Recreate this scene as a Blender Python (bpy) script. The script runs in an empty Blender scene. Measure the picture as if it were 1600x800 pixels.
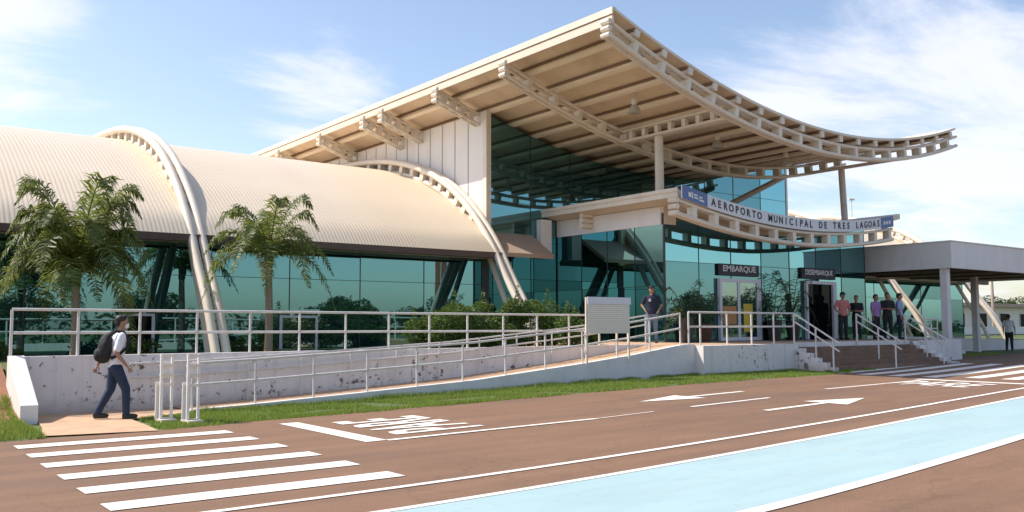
import bpy, bmesh, math, random
from mathutils import Vector, Matrix, Quaternion, noise
random.seed(7)
R = math.radians
sc = bpy.context.scene
col = sc.collection

# ------------------------------------------------------------------ camera
cam_d = bpy.data.cameras.new('camera'); cam = bpy.data.objects.new('camera', cam_d); col.objects.link(cam)
sc.camera = cam
cam_d.sensor_width = 36; cam_d.lens = 1403/1600*36; cam_d.clip_end = 3000; cam_d.clip_start = .05
yaw, pitch, roll = R(37.37), R(4.52), R(-.17)
F_ = Vector((math.sin(yaw)*math.cos(pitch), math.cos(yaw)*math.cos(pitch), math.sin(pitch)))
R_ = Vector((math.cos(yaw), -math.sin(yaw), 0)); U_ = R_.cross(F_)
R2 = R_*math.cos(roll)+U_*math.sin(roll); U2 = -R_*math.sin(roll)+U_*math.cos(roll)
m = Matrix((R2, U2, -F_)).transposed().to_4x4(); m.translation = Vector((0, 0, 1.55))
cam.matrix_world = m

# ------------------------------------------------------------------ sun and sky
SUN_TO = Vector((-.60, .56, 1)).normalized()          # direction towards the sun
SUN_E = math.asin(SUN_TO.z); SUN_AZ = math.atan2(SUN_TO.x, SUN_TO.y)
w = bpy.data.worlds.new('World'); sc.world = w; w.use_nodes = True
nt = w.node_tree; nt.nodes.clear()
def N(t, kind, **k):
    n = t.nodes.new(kind)
    for a, b in k.items(): setattr(n, a, b)
    return n
def mathn(t, op, a, b=None, c=None, clamp=False):
    n = N(t, 'ShaderNodeMath', operation=op, use_clamp=clamp)
    for i, v in enumerate((a, b, c)):
        if v is None: continue
        if isinstance(v, (int, float)): n.inputs[i].default_value = v
        else: t.links.new(v, n.inputs[i])
    return n.outputs[0]
sky = N(nt, 'ShaderNodeTexSky', sky_type='NISHITA', sun_disc=False)
sky.sun_elevation = SUN_E; sky.sun_rotation = SUN_AZ
sky.altitude = 300; sky.air_density = 1.0; sky.dust_density = 1.6; sky.ozone_density = 1.6
tc = N(nt, 'ShaderNodeTexCoord')
sep = N(nt, 'ShaderNodeSeparateXYZ'); nt.links.new(tc.outputs['Generated'], sep.inputs[0])
zz = mathn(nt, 'ADD', mathn(nt, 'MAXIMUM', sep.outputs['Z'], 0.0), .10)
cx = mathn(nt, 'DIVIDE', sep.outputs['X'], zz); cy = mathn(nt, 'DIVIDE', sep.outputs['Y'], zz)
cmb = N(nt, 'ShaderNodeCombineXYZ'); nt.links.new(cx, cmb.inputs[0]); nt.links.new(cy, cmb.inputs[1])
mp = N(nt, 'ShaderNodeMapping'); mp.inputs['Rotation'].default_value = (0, 0, .5); mp.inputs['Scale'].default_value = (1.0, 1.7, 1)
nt.links.new(cmb.outputs[0], mp.inputs[0])
n1 = N(nt, 'ShaderNodeTexNoise'); n1.inputs['Scale'].default_value = .75; n1.inputs['Detail'].default_value = 9; n1.inputs['Roughness'].default_value = .62; n1.inputs['Distortion'].default_value = .5
nt.links.new(mp.outputs[0], n1.inputs['Vector'])
dens = n1.outputs['Fac']
bias = None
for (dx, dy, dz), inner, amt in (((.84, .48, .245), .16, .17), ((.78, .58, .21), .07, .08), ((.89, .44, .13), .13, .07), ((.10, .95, .30), .07, .26), ((.42, .88, .235), .06, .17), ((.91, .40, .33), .13, .09), ((-.6, -.4, .3), .8, -.05), ((.5, -.8, .2), .7, -.04)):
    dp = N(nt, 'ShaderNodeVectorMath', operation='DISTANCE'); nt.links.new(tc.outputs['Generated'], dp.inputs[0])
    dp.inputs[1].default_value = Vector((dx, dy, dz)).normalized()
    mr = N(nt, 'ShaderNodeMapRange', interpolation_type='SMOOTHSTEP'); nt.links.new(dp.outputs['Value'], mr.inputs[0])
    mr.inputs[1].default_value = 0; mr.inputs[2].default_value = inner*2; mr.inputs[3].default_value = amt; mr.inputs[4].default_value = 0
    bias = mr.outputs[0] if bias is None else mathn(nt, 'ADD', bias, mr.outputs[0])
dens = mathn(nt, 'ADD', dens, bias)
cm = N(nt, 'ShaderNodeMapRange', interpolation_type='SMOOTHSTEP'); nt.links.new(dens, cm.inputs[0])
cm.inputs[1].default_value = .545; cm.inputs[2].default_value = .79; cm.inputs[3].default_value = 0.0; cm.inputs[4].default_value = .78
mixc = N(nt, 'ShaderNodeMix', data_type='RGBA')
nt.links.new(cm.outputs[0], mixc.inputs['Factor'])
tint = N(nt, 'ShaderNodeMix', data_type='RGBA', blend_type='MULTIPLY'); tint.inputs['Factor'].default_value = 1
nt.links.new(sky.outputs[0], tint.inputs['A']); tint.inputs['B'].default_value = (1.12, 1.05, 1.0, 1)
nt.links.new(tint.outputs['Result'], mixc.inputs['A']); mixc.inputs['B'].default_value = (5.2, 5.2, 5.7, 1)
bg = N(nt, 'ShaderNodeBackground'); bg.inputs['Strength'].default_value = .15
nt.links.new(mixc.outputs['Result'], bg.inputs['Color'])
out = N(nt, 'ShaderNodeOutputWorld'); nt.links.new(bg.outputs[0], out.inputs[0])
sd = bpy.data.lights.new('sun', 'SUN'); sd.energy = 4.3; sd.angle = R(.55); sd.color = (1, .93, .83)
so = bpy.data.objects.new('sun', sd); col.objects.link(so); so.rotation_euler = (-SUN_TO).to_track_quat('-Z', 'Y').to_euler(); so.location = (0, 0, 40)
sc.view_settings.view_transform = 'Standard'; sc.view_settings.look = 'None'; sc.view_settings.exposure = .48; sc.view_settings.gamma = 1
sc.view_settings.use_curve_mapping = False

# ------------------------------------------------------------------ materials
MATS = {}
def mat(name, base, rough=.6, var=.0, vscale=3, bump=0, bscale=40, metallic=0, spec=.5, var2=None, v2scale=.5, v2amt=0, stretch=(1, 1, 1)):
    """procedural material: base colour with noise variation var, a second colour in patches, and noise bump"""
    m = bpy.data.materials.new(name); m.use_nodes = True; t = m.node_tree; b = t.nodes['Principled BSDF']
    b.inputs['Roughness'].default_value = rough; b.inputs['Metallic'].default_value = metallic; b.inputs['Specular IOR Level'].default_value = spec
    tcn = N(t, 'ShaderNodeTexCoord'); mpn = N(t, 'ShaderNodeMapping'); mpn.inputs['Scale'].default_value = stretch
    t.links.new(tcn.outputs['Object'], mpn.inputs[0])
    nz = N(t, 'ShaderNodeTexNoise'); nz.inputs['Scale'].default_value = vscale; nz.inputs['Detail'].default_value = 6; nz.inputs['Roughness'].default_value = .6
    t.links.new(mpn.outputs[0], nz.inputs['Vector'])
    mr = N(t, 'ShaderNodeMapRange'); t.links.new(nz.outputs['Fac'], mr.inputs[0]); mr.inputs[1].default_value = .25; mr.inputs[2].default_value = .75
    mr.inputs[3].default_value = 1-var; mr.inputs[4].default_value = 1+var
    mx = N(t, 'ShaderNodeMix', data_type='RGBA', blend_type='MULTIPLY'); mx.inputs['Factor'].default_value = 1
    mx.inputs['A'].default_value = (*base, 1); t.links.new(mr.outputs[0], mx.inputs['B']); cur = mx.outputs['Result']
    if var2:
        n2 = N(t, 'ShaderNodeTexNoise'); n2.inputs['Scale'].default_value = v2scale; n2.inputs['Detail'].default_value = 7; n2.inputs['Roughness'].default_value = .65
        t.links.new(mpn.outputs[0], n2.inputs['Vector'])
        r2 = N(t, 'ShaderNodeMapRange', interpolation_type='SMOOTHSTEP'); t.links.new(n2.outputs['Fac'], r2.inputs[0]); r2.inputs[1].default_value = .45; r2.inputs[2].default_value = .68
        r2.inputs[3].default_value = 0; r2.inputs[4].default_value = v2amt
        m2 = N(t, 'ShaderNodeMix', data_type='RGBA'); t.links.new(r2.outputs[0], m2.inputs['Factor']); t.links.new(cur, m2.inputs['A']); m2.inputs['B'].default_value = (*var2, 1)
        cur = m2.outputs['Result']
    t.links.new(cur, b.inputs['Base Color'])
    if bump:
        nb = N(t, 'ShaderNodeTexNoise'); nb.inputs['Scale'].default_value = bscale; nb.inputs['Detail'].default_value = 4; t.links.new(tcn.outputs['Object'], nb.inputs['Vector'])
        bn = N(t, 'ShaderNodeBump'); bn.inputs['Strength'].default_value = bump; bn.inputs['Distance'].default_value = .01
        t.links.new(nb.outputs['Fac'], bn.inputs['Height']); t.links.new(bn.outputs[0], b.inputs['Normal'])
    MATS[name] = m; m['bc'] = 1
    return m
def chain_color(m, fn):
    """insert an extra node chain between the current base colour and the shader"""
    t = m.node_tree; b = t.nodes['Principled BSDF']; l = b.inputs['Base Color'].links[0]; src = l.from_socket
    t.links.new(fn(t, src), b.inputs['Base Color'])

asphalt = mat('asphalt_red', (.195, .108, .064), .9, .16, 1.3, .5, 120, var2=(.145, .088, .060), v2scale=.22, v2amt=.8, stretch=(.45, 1.3, 1))
def grit(t, src):
    tcn = N(t, 'ShaderNodeTexCoord'); v = N(t, 'ShaderNodeTexNoise'); v.inputs['Scale'].default_value = 55; v.inputs['Detail'].default_value = 2; t.links.new(tcn.outputs['Object'], v.inputs['Vector'])
    r = N(t, 'ShaderNodeMapRange'); t.links.new(v.outputs['Fac'], r.inputs[0]); r.inputs[1].default_value = .3; r.inputs[2].default_value = .7; r.inputs[3].default_value = .82; r.inputs[4].default_value = 1.18
    x = N(t, 'ShaderNodeMix', data_type='RGBA', blend_type='MULTIPLY'); x.inputs['Factor'].default_value = 1; t.links.new(src, x.inputs['A']); t.links.new(r.outputs[0], x.inputs['B'])
    m1 = N(t, 'ShaderNodeMapping'); m1.inputs['Scale'].default_value = (.12, 2.6, 1); m1.inputs['Rotation'].default_value = (0, 0, -.04); t.links.new(tcn.outputs['Object'], m1.inputs[0])
    v2 = N(t, 'ShaderNodeTexNoise'); v2.inputs['Scale'].default_value = 1; v2.inputs['Detail'].default_value = 5; t.links.new(m1.outputs[0], v2.inputs['Vector'])
    r2 = N(t, 'ShaderNodeMapRange'); t.links.new(v2.outputs['Fac'], r2.inputs[0]); r2.inputs[1].default_value = .3; r2.inputs[2].default_value = .7; r2.inputs[3].default_value = .90; r2.inputs[4].default_value = 1.08
    x2 = N(t, 'ShaderNodeMix', data_type='RGBA', blend_type='MULTIPLY'); x2.inputs['Factor'].default_value = 1; t.links.new(x.outputs['Result'], x2.inputs['A']); t.links.new(r2.outputs[0], x2.inputs['B'])
    nw = N(t, 'ShaderNodeTexNoise'); nw.inputs['Scale'].default_value = 1.2; nw.inputs['Detail'].default_value = 4; t.links.new(tcn.outputs['Object'], nw.inputs['Vector'])
    av = N(t, 'ShaderNodeVectorMath', operation='ADD'); t.links.new(tcn.outputs['Object'], av.inputs[0]); t.links.new(nw.outputs['Color'], av.inputs[1])
    vo = N(t, 'ShaderNodeTexVoronoi', feature='DISTANCE_TO_EDGE'); vo.inputs['Scale'].default_value = .42; t.links.new(av.outputs[0], vo.inputs['Vector'])
    r3 = N(t, 'ShaderNodeMapRange'); t.links.new(vo.outputs['Distance'], r3.inputs[0]); r3.inputs[1].default_value = .0; r3.inputs[2].default_value = .010; r3.inputs[3].default_value = .84; r3.inputs[4].default_value = 1
    x3 = N(t, 'ShaderNodeMix', data_type='RGBA', blend_type='MULTIPLY'); x3.inputs['Factor'].default_value = 1; t.links.new(x2.outputs['Result'], x3.inputs['A']); t.links.new(r3.outputs[0], x3.inputs['B'])
    return x3.outputs['Result']
chain_color(asphalt, grit)
def wear(m, lo, hi, under, scale=9):
    def fn(t, src):
        tcn = N(t, 'ShaderNodeTexCoord'); v = N(t, 'ShaderNodeTexNoise'); v.inputs['Scale'].default_value = scale; v.inputs['Detail'].default_value = 8; v.inputs['Roughness'].default_value = .7; t.links.new(tcn.outputs['Object'], v.inputs['Vector'])
        r = N(t, 'ShaderNodeMapRange'); t.links.new(v.outputs['Fac'], r.inputs[0]); r.inputs[1].default_value = lo; r.inputs[2].default_value = hi
        x = N(t, 'ShaderNodeMix', data_type='RGBA'); t.links.new(r.outputs[0], x.inputs['Factor']); t.links.new(src, x.inputs['A']); x.inputs['B'].default_value = (*under, 1)
        return x.outputs['Result']
    chain_color(m, fn)
paint_w = mat('road_paint_white', (.74, .69, .63), .75, .06, 5); wear(paint_w, .56, .80, (.38, .25, .18))
paint_c = mat('road_paint_cyan', (.31, .44, .465), .8, .09, 1.5, var2=(.35, .45, .45), v2scale=.7, v2amt=.6, stretch=(.4, 1.6, 1)); wear(paint_c, .57, .85, (.28, .27, .24), 6)
soil = mat('red_soil', (.26, .12, .07), .95, .25, 6, .9, 25)
grassm = mat('grass_ground', (.075, .115, .03), .95, .3, 5, .6, 40, var2=(.17, .12, .06), v2scale=2.2, v2amt=.55)
blade = mat('grass_blade', (.21, .30, .05), .7, .35, 4, var2=(.30, .27, .09), v2scale=3, v2amt=.6)
sand = mat('sandy_concrete', (.52, .34, .21), .9, .12, 3, .3, 60, var2=(.38, .24, .16), v2scale=1.8, v2amt=.5)
plaster = mat('wall_paint_stained', (.72, .67, .655), .85, .06, 2, .25, 30)
def stains(t, src):
    tcn = N(t, 'ShaderNodeTexCoord')
    v = N(t, 'ShaderNodeTexNoise'); v.inputs['Scale'].default_value = 6.5; v.inputs['Detail'].default_value = 9; v.inputs['Roughness'].default_value = .72; t.links.new(tcn.outputs['Object'], v.inputs['Vector'])
    big = N(t, 'ShaderNodeTexNoise'); big.inputs['Scale'].default_value = .7; big.inputs['Detail'].default_value = 2; t.links.new(tcn.outputs['Object'], big.inputs['Vector'])
    s = mathn(t, 'ADD', v.outputs['Fac'], mathn(t, 'MULTIPLY', mathn(t, 'SUBTRACT', big.outputs['Fac'], .5), .42))
    r = N(t, 'ShaderNodeMapRange'); t.links.new(s, r.inputs[0]); r.inputs[1].default_value = .61; r.inputs[2].default_value = .65
    x = N(t, 'ShaderNodeMix', data_type='RGBA'); t.links.new(r.outputs[0], x.inputs['Factor']); t.links.new(src, x.inputs['A']); x.inputs['B'].default_value = (.09, .065, .05, 1)
    # rising damp / splashed red dust along the foot
    sp = N(t, 'ShaderNodeSeparateXYZ'); t.links.new(tcn.outputs['Object'], sp.inputs[0])
    h = mathn(t, 'ADD', sp.outputs['Z'], mathn(t, 'MULTIPLY', v.outputs['Fac'], -.5))
    d = N(t, 'ShaderNodeMapRange', interpolation_type='SMOOTHSTEP'); t.links.new(h, d.inputs[0]); d.inputs[1].default_value = -.25; d.inputs[2].default_value = .12; d.inputs[3].default_value = .5; d.inputs[4].default_value = 0
    y = N(t, 'ShaderNodeMix', data_type='RGBA'); t.links.new(d.outputs[0], y.inputs['Factor']); t.links.new(x.outputs['Result'], y.inputs['A']); y.inputs['B'].default_value = (.38, .27, .21, 1)
    # water streaks
    mp2 = N(t, 'ShaderNodeMapping'); mp2.inputs['Scale'].default_value = (7, 7, .35); t.links.new(tcn.outputs['Object'], mp2.inputs[0])
    st = N(t, 'ShaderNodeTexNoise'); st.inputs['Scale'].default_value = 1; st.inputs['Detail'].default_value = 4; t.links.new(mp2.outputs[0], st.inputs['Vector'])
    sr = N(t, 'ShaderNodeMapRange'); t.links.new(st.outputs['Fac'], sr.inputs[0]); sr.inputs[1].default_value = .5; sr.inputs[2].default_value = .8; sr.inputs[4].default_value = .45
    q = N(t, 'ShaderNodeMix', data_type='RGBA'); t.links.new(sr.outputs[0], q.inputs['Factor']); t.links.new(y.outputs['Result'], q.inputs['A']); q.inputs['B'].default_value = (.42, .38, .36, 1)
    return q.outputs['Result']
chain_color(plaster, stains)
plaster2 = mat('wall_paint_plain', (.70, .67, .67), .85, .06, 2, .2, 30, var2=(.55, .51, .49), v2scale=1.3, v2amt=.5)
whitem = mat('white_steel_paint', (.74, .65, .54), .5, .05, 2, var2=(.58, .48, .38), v2scale=1.2, v2amt=.4)
railm = mat('rail_paint', (.66, .62, .59), .5, .06, 6, var2=(.45, .38, .32), v2scale=5, v2amt=.5)
panelm = mat('white_panel', (.80, .75, .71), .5, .03, 1, var2=(.66, .60, .55), v2scale=.6, v2amt=.35, stretch=(1, 1, .3))
fascia = mat('fascia_cream', (.70, .58, .46), .5, .05, 1)
soffit = mat('soffit_cream', (.74, .58, .42), .7, .07, 1.2, var2=(.50, .35, .24), v2scale=.5, v2amt=.5)
shadowm = mat('purlin_shadow_brown', (.22, .14, .09), .8)  # dark colour for the shadow lines painted beside the purlins
purlm = mat('purlin_cream', (.84, .70, .54), .6, .06, 2)
darkm = mat('dark_metal', (.03, .035, .035), .4)
brown = mat('gutter_brown', (.11, .065, .05), .6, .1, 2)
brownf = mat('roof_shade_and_steel_brown', (.42, .31, .24), .6, .08, 2)  # shade tone of the low roof strip; also brace and mast brown
greyp = mat('canopy_grey', (.72, .70, .69), .7, .04, 1, var2=(.60, .58, .56), v2scale=.7, v2amt=.5, stretch=(2, 2, .4))
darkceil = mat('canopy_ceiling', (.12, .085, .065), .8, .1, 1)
stonem = mat('brown_step_stone', (.22, .13, .085), .85, .2, 5, .4, 30, var2=(.14, .08, .055), v2scale=2, v2amt=.6)
vaultm = mat('vault_sheet', (.73, .61, .46), .42, .03, .5, spec=.4, var2=(.66, .53, .40), v2scale=.25, v2amt=.35, stretch=(2.5, .35, .35))
def corr(m, axis, pitch, depth, strength=1.0):
    t = m.node_tree; b = t.nodes['Principled BSDF']; tcn = N(t, 'ShaderNodeTexCoord'); s = N(t, 'ShaderNodeSeparateXYZ'); t.links.new(tcn.outputs['Object'], s.inputs[0])
    v = mathn(t, 'SINE', mathn(t, 'MULTIPLY', s.outputs[axis], 2*math.pi/pitch))
    v = mathn(t, 'MULTIPLY', v, 1.6); v = mathn(t, 'MINIMUM', mathn(t, 'MAXIMUM', v, -1.0), 1.0)
    bn = N(t, 'ShaderNodeBump'); bn.inputs['Strength'].default_value = strength; bn.inputs['Distance'].default_value = depth
    t.links.new(v, bn.inputs['Height']); t.links.new(bn.outputs[0], b.inputs['Normal'])
corr(vaultm, 'X', .115, .010, .27)
corr(panelm, 'Y', .9, .0, .0)

def glass(name, gcol, dcol, fac):
    m = bpy.data.materials.new(name); m.use_nodes = True; t = m.node_tree; t.nodes.clear()
    o = N(t, 'ShaderNodeOutputMaterial'); mx = N(t, 'ShaderNodeMixShader'); gl = N(t, 'ShaderNodeBsdfGlossy'); df = N(t, 'ShaderNodeBsdfDiffuse')
    gl.inputs['Color'].default_value = (*gcol, 1); gl.inputs['Roughness'].default_value = .012
    df.inputs['Color'].default_value = (*dcol, 1)
    lw = N(t, 'ShaderNodeFresnel'); lw.inputs[0].default_value = 1.5
    f = mathn(t, 'ADD', fac, mathn(t, 'MULTIPLY', lw.outputs[0], .6), clamp=True)
    t.links.new(f, mx.inputs[0]); t.links.new(df.outputs[0], mx.inputs[1]); t.links.new(gl.outputs[0], mx.inputs[2])
    # faint waviness of the panes
    tcn = N(t, 'ShaderNodeTexCoord'); nz = N(t, 'ShaderNodeTexNoise'); nz.inputs['Scale'].default_value = .9; nz.inputs['Detail'].default_value = 1; t.links.new(tcn.outputs['Object'], nz.inputs['Vector'])
    bn = N(t, 'ShaderNodeBump'); bn.inputs['Strength'].default_value = .12; bn.inputs['Distance'].default_value = .01; t.links.new(nz.outputs['Fac'], bn.inputs['Height']); t.links.new(bn.outputs[0], gl.inputs['Normal'])
    t.links.new(mx.outputs[0], o.inputs[0]); return m
glassm = glass('teal_mirror_glass', (.20, .40, .43), (.012, .045, .050), .55)
doorg = glass('door_glass', (.55, .72, .68), (.02, .05, .045), .35)
darkg = glass('dark_opening', (.12, .14, .14), (.006, .006, .007), .1)

leafm = {}
for nm, c, c2 in (('palm_leaf', (.085, .125, .022), (.24, .23, .06)), ('palm_leaf_dark', (.035, .06, .02), (.07, .09, .03)), ('shrub_leaf', (.05, .10, .018), (.14, .17, .035)), ('tree_leaf', (.035, .065, .018), (.06, .09, .025))):
    m_ = mat(nm, c, .55, .4, 2.5, var2=c2, v2scale=1.6, v2amt=.75); leafm[nm] = m_
def translucent(m, amt, tcol):
    t = m.node_tree; b = t.nodes['Principled BSDF']; o = [n for n in t.nodes if n.type == 'OUTPUT_MATERIAL'][0]
    tr = N(t, 'ShaderNodeBsdfTranslucent'); tr.inputs[0].default_value = (*tcol, 1); mx = N(t, 'ShaderNodeMixShader'); mx.inputs[0].default_value = amt
    t.links.new(b.outputs[0], mx.inputs[1]); t.links.new(tr.outputs[0], mx.inputs[2]); t.links.new(mx.outputs[0], o.inputs[0])
for k_, c_ in (('palm_leaf', (.22, .26, .05)), ('palm_leaf_dark', (.09, .13, .03)), ('shrub_leaf', (.14, .22, .03)), ('tree_leaf', (.07, .11, .025))): translucent(leafm[k_], .38, c_)
translucent(blade, .35, (.28, .36, .06))
bark = mat('palm_bark', (.26, .20, .15), .9, .3, 10, .8, 30, stretch=(1, 1, 5))
treebark = mat('tree_bark', (.12, .09, .06), .9, .3, 8, .8, 30)
blackm = mat('black_cloth', (.014, .014, .017), .8, .2, 20, 3.0, 9); navy = mat('navy_cloth', (.012, .018, .045), .85, .2, 20, 3.0, 9); denim = mat('denim', (.02, .035, .075), .9, .3, 12, 3.0, 9)
greyblue = mat('grey_blue_cloth', (.14, .19, .26), .9, .2, 12, 3.0, 9)
whitec = mat('white_cloth', (.72, .72, .76), .85, .06, 10, 3.0, 9); pinkc = mat('pink_red_cloth', (.55, .17, .16), .85, .1, 10, 3.0, 9); purplec = mat('purple_cloth', (.30, .17, .38), .85, .1, 10, 3.0, 9); lavender = mat('lavender_cloth', (.33, .38, .62), .85, .1, 10, 3.0, 9)
skinm = mat('skin', (.33, .17, .11), .55, .06, 10); hairm = mat('hair', (.012, .010, .009), .6, .3, 40); shoem = mat('shoe', (.02, .017, .015), .5)
maskm = mat('mask_white', (.75, .75, .75), .8)
blues = mat('sign_blue', (.10, .16, .34), .5); signw = mat('sign_white', (.66, .66, .70), .5, .03, 2); inkm = mat('sign_ink', (.03, .03, .04), .6); letw = mat('letter_white', (.7, .7, .7), .5)
potm = mat('pot_dark', (.025, .02, .018), .5, .2, 5); potr = mat('pot_red', (.07, .025, .018), .5, .2, 5)
yellow = mat('poster_yellow', (.62, .42, .06), .6); orange = mat('counter_orange', (.45, .20, .07), .6)
frame_al = mat('door_frame_white', (.62, .60, .64), .45)
eyem = mat('eye', (.01, .01, .01), .3)
cream_b = mat('distant_wall', (.75, .70, .64), .8, .08, .4)
tiles = mat('distant_roof', (.40, .30, .24), .8, .1, .5)
lampg = mat('lamp_shade', (.45, .40, .33), .25, .1, 6)
boardm = mat('notice_board', (.80, .74, .62), .6, .03, 3)
def rows(t, src):
    tcn = N(t, 'ShaderNodeTexCoord'); s = N(t, 'ShaderNodeSeparateXYZ'); t.links.new(tcn.outputs['Object'], s.inputs[0])
    line = mathn(t, 'GREATER_THAN', mathn(t, 'SINE', mathn(t, 'MULTIPLY', s.outputs['Z'], 2*math.pi/.052)), .1)
    mpn = N(t, 'ShaderNodeMapping'); mpn.inputs['Scale'].default_value = (55, 1, 19); t.links.new(tcn.outputs['Object'], mpn.inputs[0])
    v = N(t, 'ShaderNodeTexNoise'); v.inputs['Scale'].default_value = 1; t.links.new(mpn.outputs[0], v.inputs['Vector'])
    wd = mathn(t, 'GREATER_THAN', v.outputs['Fac'], .46)
    f = mathn(t, 'MULTIPLY', mathn(t, 'MULTIPLY', line, wd), .55)
    x = N(t, 'ShaderNodeMix', data_type='RGBA'); t.links.new(f, x.inputs['Factor']); t.links.new(src, x.inputs['A']); x.inputs['B'].default_value = (.36, .32, .27, 1)
    return x.outputs['Result']
chain_color(boardm, rows)

# ------------------------------------------------------------------ mesh helpers
class MB:
    def __init__(s): s.v = []; s.f = []
    def add(s, vs, fs):
        n = len(s.v); s.v += [Vector(a) for a in vs]; s.f += [tuple(n+i for i in f) for f in fs]; return s
    def box(s, x0, x1, y0, y1, z0, z1):
        return s.add([(x0, y0, z0), (x1, y0, z0), (x1, y1, z0), (x0, y1, z0), (x0, y0, z1), (x1, y0, z1), (x1, y1, z1), (x0, y1, z1)],
                     [(0, 3, 2, 1), (4, 5, 6, 7), (0, 1, 5, 4), (1, 2, 6, 5), (2, 3, 7, 6), (3, 0, 4, 7)])
    def obox(s, c, ax, ay, az):
        c = Vector(c); ax, ay, az = Vector(ax), Vector(ay), Vector(az)
        vs = [c+sx*ax+sy*ay+sz*az for sz in (-1, 1) for sx, sy in ((-1, -1), (1, -1), (1, 1), (-1, 1))]
        return s.add(vs, [(0, 3, 2, 1), (4, 5, 6, 7), (0, 1, 5, 4), (1, 2, 6, 5), (2, 3, 7, 6), (3, 0, 4, 7)])
    def tube(s, pts, r, n=8, caps=True, up=Vector((0, 0, 1)), flat=1.0):
        pts = [Vector(p) for p in pts]; rs = r if isinstance(r, (list, tuple)) else [r]*len(pts); base = len(s.v); px = None
        for i, p in enumerate(pts):
            d = (pts[min(i+1, len(pts)-1)]-pts[max(i-1, 0)]).normalized()
            if px is None:
                a = up if abs(d.dot(up)) < .95 else Vector((1, 0, 0)); px = d.cross(a).normalized()
            px = (px-d*px.dot(d)).normalized(); py = d.cross(px)
            for k in range(n):
                t = 2*math.pi*k/n; s.v.append(p+rs[i]*(math.cos(t)*px+math.sin(t)*flat*py))
        for i in range(len(pts)-1):
            for k in range(n):
                a = base+i*n+k; b = base+i*n+(k+1) % n; s.f.append((a, b, b+n, a+n))
        if caps:
            s.f.append(tuple(base+k for k in reversed(range(n)))); s.f.append(tuple(base+(len(pts)-1)*n+k for k in range(n)))
        return s
    def prism(s, poly, axis, a, b):
        """extrude a 2D polygon along axis ('X': poly is (y,z), 'Y': (x,z), 'Z': (x,y))"""
        def P(u, v, t): return {'X': (t, u, v), 'Y': (u, t, v), 'Z': (u, v, t)}[axis]
        n = len(poly); vs = [P(u, v, a) for u, v in poly]+[P(u, v, b) for u, v in poly]
        fs = [tuple(range(n)), tuple(reversed(range(n, 2*n)))]+[((i+1) % n, i, n+i, n+(i+1) % n) for i in range(n)]
        return s.add(vs, fs)
    def lathe(s, prof, c, n=16):
        c = Vector(c); base = len(s.v)
        for r, z in prof:
            for k in range(n):
                t = 2*math.pi*k/n; s.v.append(c+Vector((r*math.cos(t), r*math.sin(t), z)))
        for i in range(len(prof)-1):
            for k in range(n):
                a = base+i*n+k; b = base+i*n+(k+1) % n; s.f.append((a, b, b+n, a+n))
        s.f.append(tuple(base+k for k in reversed(range(n)))); s.f.append(tuple(base+(len(prof)-1)*n+k for k in range(n)))
        return s
    def ell(s, c, r, n=12, m=8, rot=None):
        c = Vector(c); base = len(s.v)
        for i in range(m+1):
            th = math.pi*i/m
            for k in range(n):
                ph = 2*math.pi*k/n; v = Vector((r[0]*math.sin(th)*math.cos(ph), r[1]*math.sin(th)*math.sin(ph), -r[2]*math.cos(th)))
                s.v.append(c+(rot@v if rot else v))
        for i in range(m):
            for k in range(n):
                a = base+i*n+k; b = base+i*n+(k+1) % n; s.f.append((a, b, b+n, a+n))
        return s
ORG = {}
def obj(name, mb, m, parent=None, org=None, smooth=False, kind=None):
    o0 = ORG[parent.name] if parent else Vector(org or (0, 0, 0))
    me = bpy.data.meshes.new(name); me.from_pydata([tuple(v-o0) for v in mb.v], [], mb.f); me.materials.append(m)
    bm = bmesh.new(); bm.from_mesh(me); bmesh.ops.recalc_face_normals(bm, faces=bm.faces) if len(bm.faces) < 40000 else None; bm.to_mesh(me); bm.free()
    if smooth:
        for p in me.polygons: p.use_smooth = True
        me.set_sharp_from_angle(angle=.7)
    o = bpy.data.objects.new(name, me); col.objects.link(o); ORG[o.name] = o0
    if parent: o.parent = parent
    else: o.location = o0
    if kind: o['kind'] = kind
    return o
def tag(o, label, cat, group=None):
    o['label'] = label; o['category'] = cat
    if group: o['group'] = group
    return o
def thing(name, label, cat, loc, group=None):
    o = bpy.data.objects.new(name, None); col.objects.link(o); o.location = loc; o.empty_display_size = .3; ORG[o.name] = Vector(loc)
    return tag(o, label, cat, group)
def struct(name, mb, m): return obj(name, mb, m, kind='structure')
def link_copy(src, parent=None):
    c = src.copy(); col.objects.link(c); c.parent = parent
    for ch in list(src.children): link_copy(ch, c)
    return c
def text_mesh(txt, size, depth=.006, bold=.0, align='CENTER'):
    cu = bpy.data.curves.new('lettering', 'FONT'); cu.body = txt; cu.size = size; cu.extrude = depth; cu.offset = bold; cu.align_x = align; cu.align_y = 'CENTER'; cu.resolution_u = 3
    o = bpy.data.objects.new('tmp', cu); col.objects.link(o); dg = bpy.context.evaluated_depsgraph_get(); me = bpy.data.meshes.new_from_object(o.evaluated_get(dg))
    vs = [v.co.copy() for v in me.vertices]; fs = [tuple(p.vertices) for p in me.polygons]; bpy.data.objects.remove(o); bpy.data.curves.remove(cu); bpy.data.meshes.remove(me)
    return vs, fs
def sstep(a, b, x):
    t = min(1, max(0, (x-a)/(b-a))); return t*t*(3-2*t)
def g(x): return .2*sstep(4, 20, x)+.14*sstep(23, 36, x)      # the ground rises slightly to the right

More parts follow.
